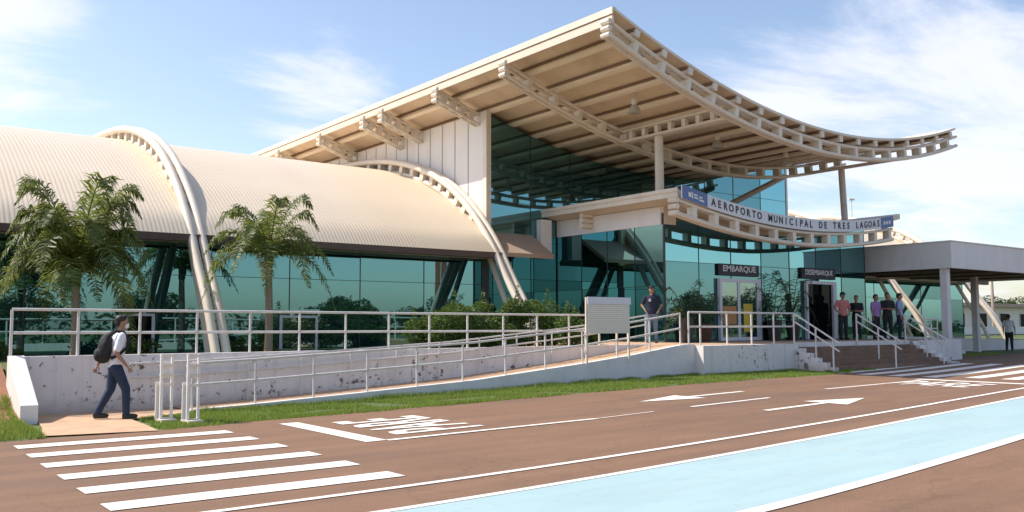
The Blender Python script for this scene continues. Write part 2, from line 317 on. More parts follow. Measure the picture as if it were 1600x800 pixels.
# ------------------------------------------------------------------ ground, road, markings
def sheet(name, xs, ylo, yhi, dz, m, ny=1, kind='structure'):
    mb = MB(); n = len(xs)
    for x in xs:
        a = ylo(x) if callable(ylo) else ylo; b = yhi(x) if callable(yhi) else yhi
        for j in range(ny+1): mb.v.append(Vector((x, a+(b-a)*j/ny, g(x)+dz)))
    for i in range(n-1):
        for j in range(ny):
            a = i*(ny+1)+j; mb.f.append((a, a+ny+1, a+ny+2, a+1))
    return mb
def frange(a, b, st):
    n = max(1, int(math.ceil((b-a)/st))); return [a+(b-a)*i/n for i in range(n+1)]
gx = [-900, -200, -60, -20]+frange(-8, 60, 1)+[90, 200, 500, 1500]
struct('ground', sheet('g', gx, -900, 1500, -.012, grassm, 1), grassm)
def interp(pts, x):
    if x <= pts[0][0]: return pts[0][1]
    for (a, b), (c, d) in zip(pts, pts[1:]):
        if x <= c: return b+(d-b)*(x-a)/(c-a)
    return pts[-1][1]
EDGE = [(-40, 14.2), (2, 14.18), (4, 14.22), (5.8, 14.55), (9.6, 14.62), (15, 14.6), (22, 14.55), (24.5, 15.2), (27, 15.3), (33, 16.6), (36, 17.6), (60, 18.5)]
def edge(x): return interp(EDGE, x)+.12*noise.noise(Vector((x*1.3, 0, 0)))+.03*noise.noise(Vector((x*9, 3, 0)))
struct('road', sheet('r', [-80, -30]+frange(-8, 40, .2)+[45, 50, 60, 120, 250], -13, edge, .0, asphalt, 2), asphalt)
L1 = [(-30, 7.3), (2.71, 7.66), (4.73, 7.71), (6.03, 7.76), (7.59, 7.82), (9.52, 7.9), (11.97, 8.01), (13.6, 8.105), (15.28, 8.22), (18, 8.48), (20.69, 8.82), (22.5, 9.07), (40, 11.6)]
L2 = [(-30, 6.4), (3.82, 6.78), (5.62, 6.86), (8.1, 6.99), (9.73, 7.08), (11.75, 7.2), (14.36, 7.40), (16.2, 7.565), (18.11, 7.78), (20.5, 8.07), (40, 10.6)]
L3 = [(-30, 4.3), (6.22, 4.83), (7.28, 4.9), (8.6, 5.0), (10.27, 5.15), (11.29, 5.25), (12.48, 5.37), (14, 5.53), (22, 6.5), (40, 9.0)]
xs = frange(-20, 40, .5)
struct('cycle_lane', sheet('c', xs, lambda x: interp(L3, x)+.07, lambda x: interp(L2, x)-.05, .004, paint_c), paint_c)
def line(pts, wd, x0, x1, dz=.008, name='road_marking'):
    return struct(name, sheet('l', frange(x0, x1, .5), lambda x: interp(pts, x)-wd/2, lambda x: interp(pts, x)+wd/2, dz, paint_w), paint_w)
line(L1, .10, -20, 40); line(L2, .10, -20, 40); line(L3, .16, -20, 40)
for i in range(6):                                      # left zebra crossing
    y = 8.42+i*.985; mb = sheet('z', frange(2.0+.01*i, 4.88, .5), y-.19, y+.19, .008, paint_w); struct('zebra_stripe', mb, paint_w)
for x0, x1, y0, wd in ((22.9, 30.5, 14.0, .42), (22.9, 30.6, 13.1, .42), (23.0, 30.6, 12.2, .42), (23.5, 30.6, 11.3, .42), (23.5, 30.6, 10.4, .42), (23.8, 30.6, 9.5, .42), (23.0, 30.5, 14.9, .36)):
    mb = sheet('z', frange(x0, x1, .5), lambda x: y0+.10*(x-x0)-wd/2, lambda x: y0+.10*(x-x0)+wd/2, .008, paint_w); struct('zebra_stripe', mb, paint_w)
def poly(pts, dz=.008): return struct('road_marking', MB().add([(x, y, g(x)+dz) for x, y in pts], [tuple(range(len(pts)))]), paint_w)
poly([(5.86, 13.84), (6.18, 13.84), (6.18, 10.92), (5.86, 10.92)])                      # stop bar, left
poly([(6.18, 10.84), (9.99, 10.8), (9.99, 10.90), (6.18, 10.96)])
poly([(12.43, 10.94), (14.77, 11.0), (14.77, 11.1), (12.43, 11.04)]); poly([(17.3, 11.42), (21.6, 11.62), (21.6, 11.72), (17.3, 11.52)])
poly([(10.0, 10.83), (11.4, 10.9), (11.4, 10.94), (10.0, 10.87)])
def arrow(x0, x1, hx, y0, y1, hw):  # tail x0, head base hx, tip x1
    ym = lambda x: y0+(y1-y0)*(x-x0)/(x1-x0)
    wd = .07
    poly([(x0, ym(x0)-wd), (hx, ym(hx)-wd), (hx, ym(hx)+wd), (x0, ym(x0)+wd)] if hx > x0 else [(x0, ym(x0)+wd), (hx, ym(hx)+wd), (hx, ym(hx)-wd), (x0, ym(x0)-wd)])
    s = 1 if x1 > x0 else -1
    poly([(hx-.02*s, ym(hx)-hw), (x1, ym(x1)), (hx-.02*s, ym(hx)+hw)] if s > 0 else [(hx-.02*s, ym(hx)+hw), (x1, ym(x1)), (hx-.02*s, ym(hx)-hw)])
arrow(15.6, 12.48, 13.9, 12.35, 12.33, .42); arrow(12.8, 15.93, 14.6, 9.66, 9.72, .46)
struct('road_marking', sheet('l', [21.85, 22.2], 9.3, 12.0, .008, paint_w), paint_w)
def road_text(txt, cx, cy, length, width, flip):
    vs, fs = text_mesh(txt, 1, 0, .02); xs_ = [v.x for v in vs]; ys_ = [v.y for v in vs]
    sx = width/(max(xs_)-min(xs_)); sy = length/(max(ys_)-min(ys_)); mb = MB(); o = []
    for v in vs:
        a = (v.x-(max(xs_)+min(xs_))/2)*sx; b = (v.y-(max(ys_)+min(ys_))/2)*sy
        x = cx-b*flip; y = cy+a*flip; o.append((x, y, g(x)+.009))
    mb.add(o, fs); return obj('road_lettering', mb, paint_w, kind='structure')
road_text('PARE', 7.35, 12.4, 1.55, 2.1, 1); road_text('PARE', 20.6, 10.65, 1.6, 1.9, -1)

# ------------------------------------------------------------------ grass verges, bank, sandy landing
struct('path', MB().add([(x, y, g(x)+.012) for x, y in ((2.95, 18.0), (2.9, 16.9), (2.75, 15.6), (2.55, 14.45), (4.07, 14.12), (4.15, 15.0), (4.2, 16.1), (4.75, 16.45), (5.6, 16.75), (5.6, 18.0))], [tuple(range(10))]), sand)
bk = MB()
for i, x in enumerate(frange(-14, 2.62, .3)):          # reddish earth bank left of the wing wall
    for y, z in ((14.6, .0), (15.6, .02), (16.4, .04), (17.2, .20), (18.0, .55), (19, .9), (26, .8)):
        bk.v.append(Vector((x, y, z+.05*noise.noise(Vector((x*1.5, y*1.5, 0))))))
nx = len(frange(-14, 2.62, .3))
for i in range(nx-1):
    for j in range(6): a = i*7+j; bk.f.append((a, a+7, a+8, a+1))
struct('earth_bank', bk, soil).data.polygons.foreach_set('use_smooth', [True]*len(bk.f))
def grass(name, n, fx, hmin, hmax, label, seed=1):
    rnd = random.Random(seed); mb = MB()
    for i in range(n):
        x, y, z, hs = fx(rnd); a = rnd.uniform(0, 6.28); h = rnd.uniform(hmin, hmax)*hs; wd = rnd.uniform(.006, .013)*(1 if h > .05 else 1.3); lx, ly = rnd.uniform(-.5, .5)*h, rnd.uniform(-.5, .5)*h
        c, s = math.cos(a)*wd, math.sin(a)*wd; k = len(mb.v)
        mb.v += [Vector((x-c, y-s, z-.01)), Vector((x+c, y+s, z-.01)), Vector((x+lx, y+ly, z+h))]; mb.f.append((k, k+1, k+2))
    o = obj(name, mb, blade, kind='stuff'); return tag(o, label, 'grass')
def verge(r):
    while True:
        x = r.uniform(4.2, 25.5); lo = edge(x)-.06; hi = 16.78 if x < 19.2 else 16.5
        if x > 23.3: hi = 15.5
        y = lo+(hi-lo)*r.random()**.9
        if x < 5.6 and y > 16.1+(x-4.2)*.45: continue
        if x < 4.3 and y > 15: continue
        if noise.noise(Vector((x*1.2, y*1.2, 5)))*1.6+r.random() < .28: continue
        return x, y, g(x), .55+.8*abs(noise.noise(Vector((x*.9, y*1.4, 0))))+(.5 if y > hi-.25 else 0)
grass('grass', 90000, verge, .03, .085, 'green grass verge between the ramp wall and the brown road', 1)
def left_g(r):
    x = r.uniform(-6, 2.75); y = r.uniform(14.15, 16.6) if r.random() < .8 else r.uniform(16.6, 17.6)
    bx = 2.55; x = min(x, bx-r.random()*.1)
    z = 0 if y < 14.6 else interp([(14.6, 0), (15.6, .02), (16.4, .04), (17.2, .20), (18, .55)], y)
    return x, y, z+.02, 1.0+.6*noise.noise(Vector((x, y, 0)))
grass('grass', 30000, left_g, .04, .10, 'green grass and weeds on the bank left of the sloping wing wall', 2)
def right_g(r):
    x = r.uniform(37, 62); y = r.uniform(21.4, 25.8); return x, y, 1.0, 1
def stem_g(r):
    x = r.uniform(28, 33.5) if r.random() < .25 else r.uniform(31, 40); y = edge(x)+r.uniform(-.05, .9); return x, y, g(x), 1
grass('grass', 6000, stem_g, .04, .09, 'shaded grass beside the foot of the canopy post', 4)

# ------------------------------------------------------------------ platform, ramp, stairs
PZ = 1.05
def ramp_z(x): return interp([(5.2, .03), (6.6, .08), (8.5, .17), (11.8, .34), (15, .62), (16.8, .80), (18.7, 1.04), (19.2, PZ)], x)
rw = MB()
xs = frange(5.4, 19.2, .4)
struct('ramp', MB().add([p for x in xs for p in ((x, 16.96, ramp_z(x)), (x, 18.0, ramp_z(x)))], [(2*i, 2*i+2, 2*i+3, 2*i+1) for i in range(len(xs)-1)]), sand)
def wall_poly(name, xs, ztop, zbot, y0, y1, m, label, cat, group=None):
    mb = MB()
    for x in xs:
        for y in (y0, y1):
            for z in (zbot(x), ztop(x)): mb.v.append(Vector((x, y, z)))
    n = len(xs)
    for i in range(n-1):
        a = 4*i; b = a+4
        mb.f += [(a, b, b+1, a+1), (a+2, a+3, b+3, b+2), (a+1, b+1, b+3, a+3)]
    mb.f += [(0, 1, 3, 2), (4*n-4, 4*n-2, 4*n-1, 4*n-3)]
    o = obj(name, mb, m); return tag(o, label, cat, group)
wall_poly('ramp_wall', xs, lambda x: ramp_z(x)+.015, lambda x: -.3, 16.8, 16.96, plaster2, 'low bluish white outer wall of the ramp rising from the grass', 'wall')
wall_poly('retaining_wall', frange(2.68, 19.2, .8), lambda x: PZ, lambda x: -.3, 18.0, 18.2, plaster, 'long white retaining wall with dark stains behind the ramp', 'wall')
wall_poly('platform_wall', [19.2, 21, 23.52], lambda x: PZ-.03, lambda x: -.3, 16.5, 16.97, plaster, 'stained white platform wall between the ramp and the brown steps', 'wall')
wm = MB().prism([(18.0, PZ+.02), (18.0, -.2), (16.5, -.2), (16.5, .30)], 'X', 2.58, 2.84)
tag(obj('wing_wall', wm, panelm), 'bright white wing wall sloping down to the grass at far left', 'wall')
pf = MB().box(19.21, 34.3, 16.975, 26, .0, PZ-.02); pf.box(17.6, 19.2, 18.2, 26, 0, PZ-.02)
struct('platform_floor', pf, sand)
# edge nosing of platform over the stairs
st_x0, st_x1 = 23.62, 30.2
sts = thing('staircase', 'wide flight of brown stone steps with white stepped side walls', 'stairs', (26.9, 16.1, .2))
ns = 6; rise = (PZ-.02-.22)/ns; run = .27
for i in range(ns-1):
    zt = PZ-.02-(i+1)*rise
    obj('step', MB().box(st_x0, st_x1, 16.70-(i+1)*run, 16.70-i*run-.002*0, .0, zt), stonem, sts)
obj('landing_edge', MB().box(st_x0, st_x1, 16.66, 16.7, PZ-.14, PZ+.002), plaster2, sts)
for (xa, xb) in ((23.40, 23.60), (30.22, 30.75)):
    prof = [(16.49, 0.0)]; y = 16.49; z = PZ-.03
    pts = [(16.69, -.1), (16.69, PZ-.035)]
    for i in range(ns-1):
        yy = 16.70-i*run-.16; pts += [(yy, PZ-.035-i*rise), (yy, PZ-.035-(i+1)*rise)]
    pts += [(16.70-(ns-1)*run-.16, PZ-.035-(ns-1)*rise), (16.70-(ns-1)*run-.16, -.1)]
    cl = [pts[0]]
    for p in pts[1:]:
        if (abs(p[0]-cl[-1][0])+abs(p[1]-cl[-1][1])) > 1e-5: cl.append(p)
    obj('side_wall', MB().prism(cl, 'X', xa, xb), plaster, sts)
tag(obj('parapet_block', MB().box(30.78, 33.2, 16.3, 16.62, 0, PZ), plaster2), 'white low wall block right of the brown steps', 'wall')
tag(obj('garden_wall', MB().prism([(35.0, 0), (75, 0), (75, .55), (56, .62), (44, .95), (35.0, 1.15)], 'Y', 21.2, 21.4), plaster2), 'long low white wall behind the canopy posts holding the lawn', 'wall')
tag(obj('kerb_block', MB().box(36.0, 38.8, 18.9, 19.4, .2, .52), plaster2), 'low pale kerb block on the shaded ground behind the canopy post', 'kerb')
struct('lawn', MB().add([(35, 21.4, 1.0), (44, 21.4, .82), (56, 21.4, .55), (90, 21.4, .5), (90, 60, 1.1), (35, 60, 1.1)], [(0, 1, 2, 3, 4, 5)]), grassm)
struct('garden_bed', MB().box(2.68, 17.6, 18.2, 26, .3, .80), grassm)

# ------------------------------------------------------------------ railings
RG = 'white tube railings'
def railing(label, pts_low, heights, post_x, r=.026, group=RG, name='railing', ext=0, slim=.021):
    """pts_low: polyline of the foot line; heights: bar heights; post_x: parameters 0..1 along the polyline"""
    P = [Vector(p) for p in pts_low]; seg = [(P[i+1]-P[i]).length for i in range(len(P)-1)]; T = sum(seg)
    def at(t):
        d = t*T
        for i, s_ in enumerate(seg):
            if d <= s_+1e-6 or i == len(seg)-1: return P[i].lerp(P[i+1], min(1, d/s_))
            d -= s_
    th = thing(name, label, 'railing', P[0], group)
    up = Vector((0, 0, 1))
    for h in heights: obj('rail_bar', MB().tube([p+up*h for p in P], r, 8), railm, th, smooth=True)
    for t in post_x:
        q = at(t); obj('post', MB().tube([q-up*.05, q+up*(heights[0]-.01)], slim*1.25, 8), railm, th, smooth=True)
    return th
n = 14
railing('long level white railing on top of the stained retaining wall', [(2.64, 18.1, PZ), (17.9, 18.1, PZ-.03)], [.84, .42], [i/n for i in range(n+1)])
rp = [(x, 16.88, ramp_z(x)) for x in (5.45, 6.6, 8.5, 11.8, 15, 16.8, 18.7)]
railing('white railing rising along the outer edge of the ramp', rp, [.86, .46], [i/11 for i in range(12)], slim=.019)
ri = [(4.6, 17.9, .02)]+[(x, 17.9, ramp_z(x)) for x in (5.4, 6.6, 8.5, 11.8, 15, 16.8, 18.4)]
railing('white handrail rising along the ramp close against the stained wall', ri, [.86, .60], [0]+[i/12 for i in range(1, 13)], r=.02, slim=.016)
railing('short level white railing on the platform wall before the entrance', [(18.75, 16.62, PZ-.03), (23.5, 16.62, PZ-.03)], [.92, .52], [0, .1, .34, .57, .79, 1.0])
for xr, lab in ((23.5, 'sloping double handrail on the left edge of the brown steps'), (26.9, 'sloping double handrail down the middle of the brown steps'), (29.9, 'sloping double handrail on the right side of the brown steps')):
    th = thing('stair_handrail', lab, 'handrail', (xr, 16.6, PZ), 'handrails of the brown steps')
    a = Vector((xr, 16.62, PZ-.03)); b = Vector((xr, 15.25, .22)); up = Vector((0, 0, 1)); d = (b-a)
    for h in (.92, .68): obj('rail_bar', MB().tube([a+up*h, b+up*h, b+d.normalized()*.18+up*h], .026, 8), railm, th, smooth=True)
    for t in (0, .55, .97): q = a.lerp(b, t); obj('post', MB().tube([q-up*.12, q+up*.93], .026, 8), railm, th, smooth=True)
railing('white railing on the right part of the platform under the canopy', [(31.0, 16.5, PZ), (34.0, 17.6, PZ)], [.75, .4], [0, .5, 1])

# white ladder-like frames at the ramp entry
def ladder(x, y, label, dz):
    th = thing('barrier_frame', label, 'barrier', (x, y, 0), 'white barrier frames at the ramp entry')
    dx, dy = .115, .02
    for s in (-1, 1): obj('upright', MB().obox((x+s*dx*.8, y+s*dy, .56), (.02, 0, 0), (0, .02, 0), (0, 0, .56)), panelm, th)
    for z in (1.09, .93, .77, .61, .05): obj('rung', MB().obox((x, y, z), (dx, 0, 0), (0, .014, 0), (0, 0, .022)), whitem, th)
    obj('panel', MB().obox((x-.01, y+.03, .85), (.07, 0, 0), (0, .008, 0), (0, 0, .13)), panelm, th)
    obj('lower_panel', MB().obox((x-.10, y+.05, .36), (.06, 0, 0), (0, .012, 0), (0, 0, .30)), panelm, th)
    obj('foot', MB().obox((x, y, .025), (.13, 0, 0), (0, .2, 0), (0, 0, .025)), whitem, th)
ladder(4.58, 15.5, 'white ladder-like barrier frame, the left of two, nearer the walking man', 0)
ladder(4.86, 15.0, 'white ladder-like barrier frame, the right of two at the ramp entry', 0)

# notice board on the ramp railing
nb = thing('notice_board', 'pale notice board of small print standing at the ramp railing', 'notice board', (15.9, 16.74, .7))
obj('board', MB().box(15.17, 16.6, 16.72, 16.755, 1.38, 2.26), boardm, nb)
fr = MB().box(15.13, 16.64, 16.70, 16.716, 2.12, 2.30)
obj('header', fr, signw, nb)
for x in (15.15, 16.62): obj('leg', MB().box(x-.025, x+.025, 16.76, 16.80, .62, 2.29), whitem, nb)

# ------------------------------------------------------------------ terminal building
tb = thing('airport_terminal', 'cream airport terminal with swept roof, barrel vault wings and teal mirror glass', 'building', (18.6, 26, 0))
VP = [(24.62, 4.10), (25.1, 4.62), (25.8, 5.12), (26.8, 5.75), (27.9, 6.32), (29.2, 6.95), (30.6, 7.5), (32.2, 7.98), (34, 8.30), (36.2, 8.48), (38.5, 8.52), (41, 8.4), (44, 8.0), (47, 7.3), (50, 6.2), (52.5, 4.6)]
def smoothpts(p, k=3):
    o = []
    for i in range(len(p)-1):
        p0 = p[max(i-1, 0)]; p1 = p[i]; p2 = p[i+1]; p3 = p[min(i+2, len(p)-1)]
        for j in range(k):
            t = j/k; o.append(tuple(.5*((2*b)+(-a+c)*t+(2*a-5*b+4*c-d)*t*t+(-a+3*b-3*c+d)*t**3) for a, b, c, d in zip(p0, p1, p2, p3)))
    return o+[p[-1]]
VPs = smoothpts(VP)
def vault(x0, x1, name='vault_roof'):
    o = list(VPs); inn = [(y+.02, z-.10) for y, z in reversed(VPs)]
    return obj(name, MB().prism(o+inn, 'X', x0, x1), vaultm, tb, smooth=True)
def vault_wing(x0, x1, gx1):
    v = vault(x0, x1)
    obj('gutter', MB().box(x0, x1, 24.60, 24.82, 3.90, 4.095), brown, tb)
    obj('eave_ceiling', MB().box(x0, x1, 24.83, 25.96, 3.96, 4.06), fascia, tb)
vault_wing(-8, 18.45, 0); vault_wing(37.2, 53.6, 0)
for x0, x1 in ((18.46, 20.75),):                        # lower roof strip between vault and entrance, its shade painted in as brown
    obj('low_roof', MB().prism([(24.66, 4.12), (25.96, 4.95), (25.96, 4.8), (24.7, 3.98)], 'X', x0, x1), brownf, tb)
# end wall of the far wing
obj('end_wall', MB().prism([(26.0, .5)]+[(y, z-.12) for y, z in VPs if y > 26]+[(52, .5)], 'X', 53.2, 53.4), panelm, tb)
def glass_wall(axis, c, u0, u1, z0, z1f, pitch, zs, name='glass_wall', flip=1, zfirst=None):
    """glass in a plane: axis 'Y' plane y=c spanned by x; axis 'X' plane x=c spanned by y"""
    gp = MB(); ml = MB(); us = frange(u0, u1, pitch)
    rnd = random.Random(int(c*10+u0))
    def P(u, d, z): return (u, c-d, z) if axis == 'Y' else (c-d, u, z)
    for a, b in zip(us, us[1:]):
        zt = [z1f(a), z1f(b)]; lev = [z0]+[z for z in zs if z < min(zt)-.3 and z > z0+.2]+[None]
        for l0, l1 in zip(lev, lev[1:]):
            za, zb = (l0, l0); zc, zd = (zt[1], zt[0]) if l1 is None else (l1, l1)
            t = [rnd.uniform(-.003, .003) for _ in range(3)]
            gp.add([P(a, t[0], za), P(b, t[1], zb), P(b, t[1]+t[2], zc), P(a, t[0]+t[2], zd)], [(0, 1, 2, 3)])
            if l1 is not None:
                q0, q1 = P(a, -.02, l1-.02), P(b, .014, l1+.02); ml.box(min(q0[0], q1[0]), max(q0[0], q1[0]), min(q0[1], q1[1]), max(q0[1], q1[1]), l1-.008, l1+.008)
    for u in us:
        p0, p1 = P(u-.013, -.02, z0), P(u+.013, .014, z0); ml.box(min(p0[0], p1[0]), max(p0[0], p1[0]), min(p0[1], p1[1]), max(p0[1], p1[1]), z0, z1f(u))
    gobj = obj(name, gp, glassm, tb)
    mo = obj('mullions', ml, darkm, gobj)
    return gobj
def rt(x): return 8.17+.0187*(x-27.4)**2              # roof top profile of the hall
glass_wall('Y', 26.0, -8, 18.5, .5, lambda x: 4.0, 2.5, [1.75, 3.05])
hall_g = glass_wall('Y', 26.0, 18.78, 36.4, .5, lambda x: rt(x)-.32, 2.2, [1.9, 3.3, 4.7, 6.1, 7.5])
glass_wall('Y', 26.0, 36.7, 53.3, .5, lambda x: 4.0, 2.5, [1.75, 3.05])
for x0, x1, z in ((10.95, 12.2, 1.92), (6.5, 7.3, 1.95)):
    d = obj('door', MB().box(x0, x1, 25.93, 25.965, .5, z), frame_al, tb); obj('pane', MB().box(x0+.09, x1-.09, 25.918, 25.926, .86, z-.07), darkg if x0 < 8 else doorg, d)
# hall side wall (vertical white panels) and corner
hw = obj('side_wall', MB().prism([(26.02, .5), (26.02, rt(18.6)-.3), (45, rt(18.6)-.3), (45, .5)], 'X', 18.6, 18.76), panelm, tb)
sj = MB()
for y in frange(27.0, 44.5, .92): sj.box(18.585, 18.598, y-.018, y+.018, 4, rt(18.6)-.3)
obj('panel_joints', sj, mat('panel_joint_grey', (.42, .37, .33), .7), hw)  # grey lines at the joints between the wall panels
obj('dark_jamb', MB().box(18.49, 18.80, 25.97, 26.012, .5, 4.0), darkm, tb)
obj('corner_post', MB().box(18.56, 18.77, 25.80, 26.015, 4.75, rt(18.6)-.3), whitem, tb)
obj('side_wall', MB().box(36.42, 36.56, 26.0, 45, .5, rt(36)-.4), panelm, tb)
obj('rear_wall', MB().box(18.8, 36.4, 44.8, 45, .5, 8), panelm, tb)
# swept roof
XL, XR, YF, YB = 16.8, 35.6, 17.4, 45.2
rx = frange(XL, XR, .6)
up_ = [(x, rt(x)) for x in rx]; lo_ = [(x, rt(x)-.07) for x in reversed(rx)]
obj('swept_roof', MB().prism(up_+lo_, 'Y', YF, YB), soffit, tb, smooth=True)
obj('edge_flashing', MB().box(XL-.05, XL-.005, YF-.02, YB, rt(XL)-.16, rt(XL)+.03).box(XL-.003, XL+.12, YF-.02, YB, rt(XL)+.003, rt(XL)+.03), whitem, tb)
obj('edge_channel', MB().box(XL-.02, XL+.06, YF+.02, YB, rt(XL)-.42, rt(XL)-.19), fascia, tb)
ff = [(x, rt(x)+.02) for x in rx]; fb = [(x, rt(x)-.06) for x in reversed(rx)]
obj('front_flashing', MB().prism(ff+fb, 'Y', YF-.035, YF-.004), whitem, tb, smooth=True)
pn = 17; PX = [17.75+i*1.09 for i in range(pn)]
for x in PX:
    sl = 2*.0187*(x-27.4); t = Vector((1, 0, sl)).normalized(); nrm = Vector((-t.z, 0, t.x))
    c = Vector((x, (YF+.03+YB)/2, rt(x)-.07))-nrm*.105
    PL = obj('purlin', MB().obox(c, t*.085, (0, (YB-YF-.06)/2, 0), nrm*.10), purlm, tb)
    obj('painted_shadow_line', MB().obox(c-t*.112+nrm*.055, t*.024, (0, (YB-YF-.06)/2, 0), nrm*.04), shadowm, bpy.data.objects[PL.name])  # thin dark strip that draws the shadow line along the purlin
    k = MB().obox(Vector((x, YF+.0, rt(x)-.075))-nrm*.11, t*.095, (0, .035, 0), nrm*.105)
    obj('purlin_end', k, whitem, tb)
def roof_truss(y, x0, x1, name='roof_truss', d0=.31, d1=.74, hw_=.11, r=.06, web=1.09):
    xs_ = frange(x0, x1, .6); mb = MB()
    for dd in (d0, d1):
        for s in (-1, 1):
            mb.tube([(x, y+s*hw_, rt(x)-dd-(r if dd == d0 else -r*0)) for x in xs_], r*(1.0 if dd == d0 else 1.12), 8)
    t = obj(name, mb, whitem, tb, smooth=True)
    wb = []; xx = [p for p in PX if x0+.2 < p < x1-.1] if web == 1.09 else frange(x0+.3, x1-.3, web)
    for x in xx:
        sl = 2*.0187*(x-27.4); tv = Vector((1, 0, sl)).normalized(); nv = Vector((-tv.z, 0, tv.x))
        wb.append(MB().obox(Vector((x, y, rt(x)-(d0+d1)/2-.03)), tv*.085, (0, hw_+.045, 0), nv*((d1-d0)/2-.03)))
    for q in wb: obj('web_plate', q, whitem, t)
    sl = 2*.0187*(x0-27.4)
    ec = MB()
    for i in range(3): ec.tube([(x0-.02, y-.16, rt(x0)-d0-.05-i*.19), (x0-.02, y+.16, rt(x0)-d0-.05-i*.19)], .085, 8)
    obj('end_plate', ec, whitem, t, smooth=True)
    return t
roof_truss(17.62, XL-.03, 35.9)
roof_truss(22.4, XL+.0, 35.6, r=.055)
for y in (26.4, 30.3, 31.8, 35.8, 40.3):
    roof_truss(y, XL, 18.58, r=.05, web=.5)
cb = MB()
for zc in (rt(22.0)-.36, rt(22.0)-.72):
    for s in (-.1, .1): cb.tube([(22.0+s, 17.75, zc), (22.0+s, 22.3, zc)], .05, 8)
cbo = obj('cross_beam', cb, whitem, tb, smooth=True)
for y in frange(18.3, 21.9, .6): obj('web_plate', MB().box(21.92, 22.08, y-.08, y+.08, rt(22)-.68, rt(22)-.4), whitem, cbo)
cb = MB()
for zc in (rt(32.8)-.36, rt(32.8)-.72):
    for s in (-.1, .1): cb.tube([(32.8+s, 17.75, zc), (32.8+s, 22.3, zc)], .05, 8)
obj('cross_beam', cb, whitem, tb, smooth=True)
def et(x): return 5.34+.0148*(x-27.4)**2              # entrance roof top
obj('column', MB().tube([(22.1, 20.75, et(22.1)-.1), (22.1, 20.75, rt(22.1)-.7)], .15, 14), whitem, tb, smooth=True)
obj('column', MB().tube([(33.0, 20.75, et(33.0)-.15), (32.85, 20.75, rt(32.9)-.7)], .13, 14), railm, tb, smooth=True)
obj('brace', MB().tube([(33.5, 24, 8.15), (29.6, 24, 6.55), (28.6, 24, 6.1)], .12, 10), brownf, tb, smooth=True)
# entrance volume
EX0, EX1, EY = 22.0, 33.9, 20.5
ex = frange(21.3, 34.5, .6)
obj('entrance_roof', MB().prism([(x, et(x)) for x in ex]+[(x, et(x)-.22) for x in reversed(ex)], 'Y', 19.22, 25.96), fascia, tb, smooth=True)
obj('entrance_fascia', MB().box(21.26, 21.295, 19.2, 26.0, et(21.3)-.24, et(21.3)+.02).box(21.22, 21.257, 19.18, 26.0, et(21.3)-.07, et(21.3)+.05), whitem, tb)
glass_wall('Y', EY, EX0, EX1, PZ, lambda x: et(x)-.455, 1.98, [2.0, 3.72])
glass_wall('X', EX0, EY, 25.96, PZ, lambda y: 4.94, 1.82, [2.9])
glass_wall('X', EX1, EY, 25.96, PZ, lambda y: 4.94, 1.82, [2.9])
obj('glass_corner', MB().box(EX0-.03, EX0+.03, EY-.03, EY+.03, PZ, 4.9), darkm, tb)
hx = frange(EX0-.02, EX1, .6)
obj('front_header', MB().prism([(x, et(x)-.23) for x in hx]+[(x, et(x)-.45) for x in reversed(hx)], 'Y', EY-.02, EY+.1), fascia, tb, smooth=True)
obj('corner_header', MB().box(EX0-.02, EX0+.55, EY-.045, EY-.032, 4.94, et(22)-.46), fascia, tb)
obj('side_header', MB().box(EX0-.03, EX0+.05, EY+.11, 25.96, 4.935, et(22)-.23), panelm, tb)
obj('pilaster', MB().box(21.0, 21.5, 25.7, 25.98, 4.1, et(22)-.24), panelm, tb)
br = MB()
for i in range(3): br.tube([(21.45, 24.0, 5.56-i*.19), (21.95, 24.0, 5.56-i*.19)], .10, 8)
obj('bracket', br, whitem, tb, smooth=True)
# the curved truss carrying the sign
def st_z(x, o): return et(x)-o
tr = MB(); tx = frange(20.85, 33.3, .5)
for s in (-.1, .1):
    tr.tube([(x, 19.0+s, st_z(x, .90)) for x in tx], .075, 8); tr.tube([(x, 19.0+s, st_z(x, .48)) for x in tx], .05, 8)
tro = obj('sign_truss', tr, whitem, tb, smooth=True)
for x in frange(21.7, 33.1, 1.14):
    obj('web_plate', MB().obox((x, 19.0, st_z(x, .68)), (.095, 0, .095*.0296*(x-27.4)), (0, .13, 0), (0, 0, .18)), whitem, tro)
wb = MB()
for i in range(3): wb.tube([(20.85, 18.83, st_z(20.85, .5+i*.2)), (20.85, 19.17, st_z(20.85, .5+i*.2))], .09, 8)
obj('end_plate', wb, whitem, tro, smooth=True)
# lamps under the big roof
for x, y, lab in ((20.2, 20.0, 'glass pendant lamp under the swept roof near its raised left corner'), (24.2, 20.0, 'glass pendant lamp under the middle of the swept roof'), (28.06, 20.0, 'glass pendant lamp under the lowest part of the swept roof, rightmost')):
    zt = rt(x)-.07; t = thing('pendant_lamp', lab, 'lamp', (x, y, zt), 'pendant lamps under the swept roof')
    ln = .25 if x < 22 else .1
    obj('stem', MB().tube([(x, y, zt), (x, y, zt-ln)], .02, 6), whitem, t)
    obj('ballast', MB().lathe([(.07, 0), (.09, -.03), (.09, -.2), (.06, -.24)], (x, y, zt-ln), 12), whitem, t, smooth=True)
    obj('lamp_shade', MB().lathe([(.07, 0), (.13, -.06), (.2, -.2), (.22, -.26), (.2, -.27)], (x, y, zt-ln-.23), 16), lampg, t, smooth=True)

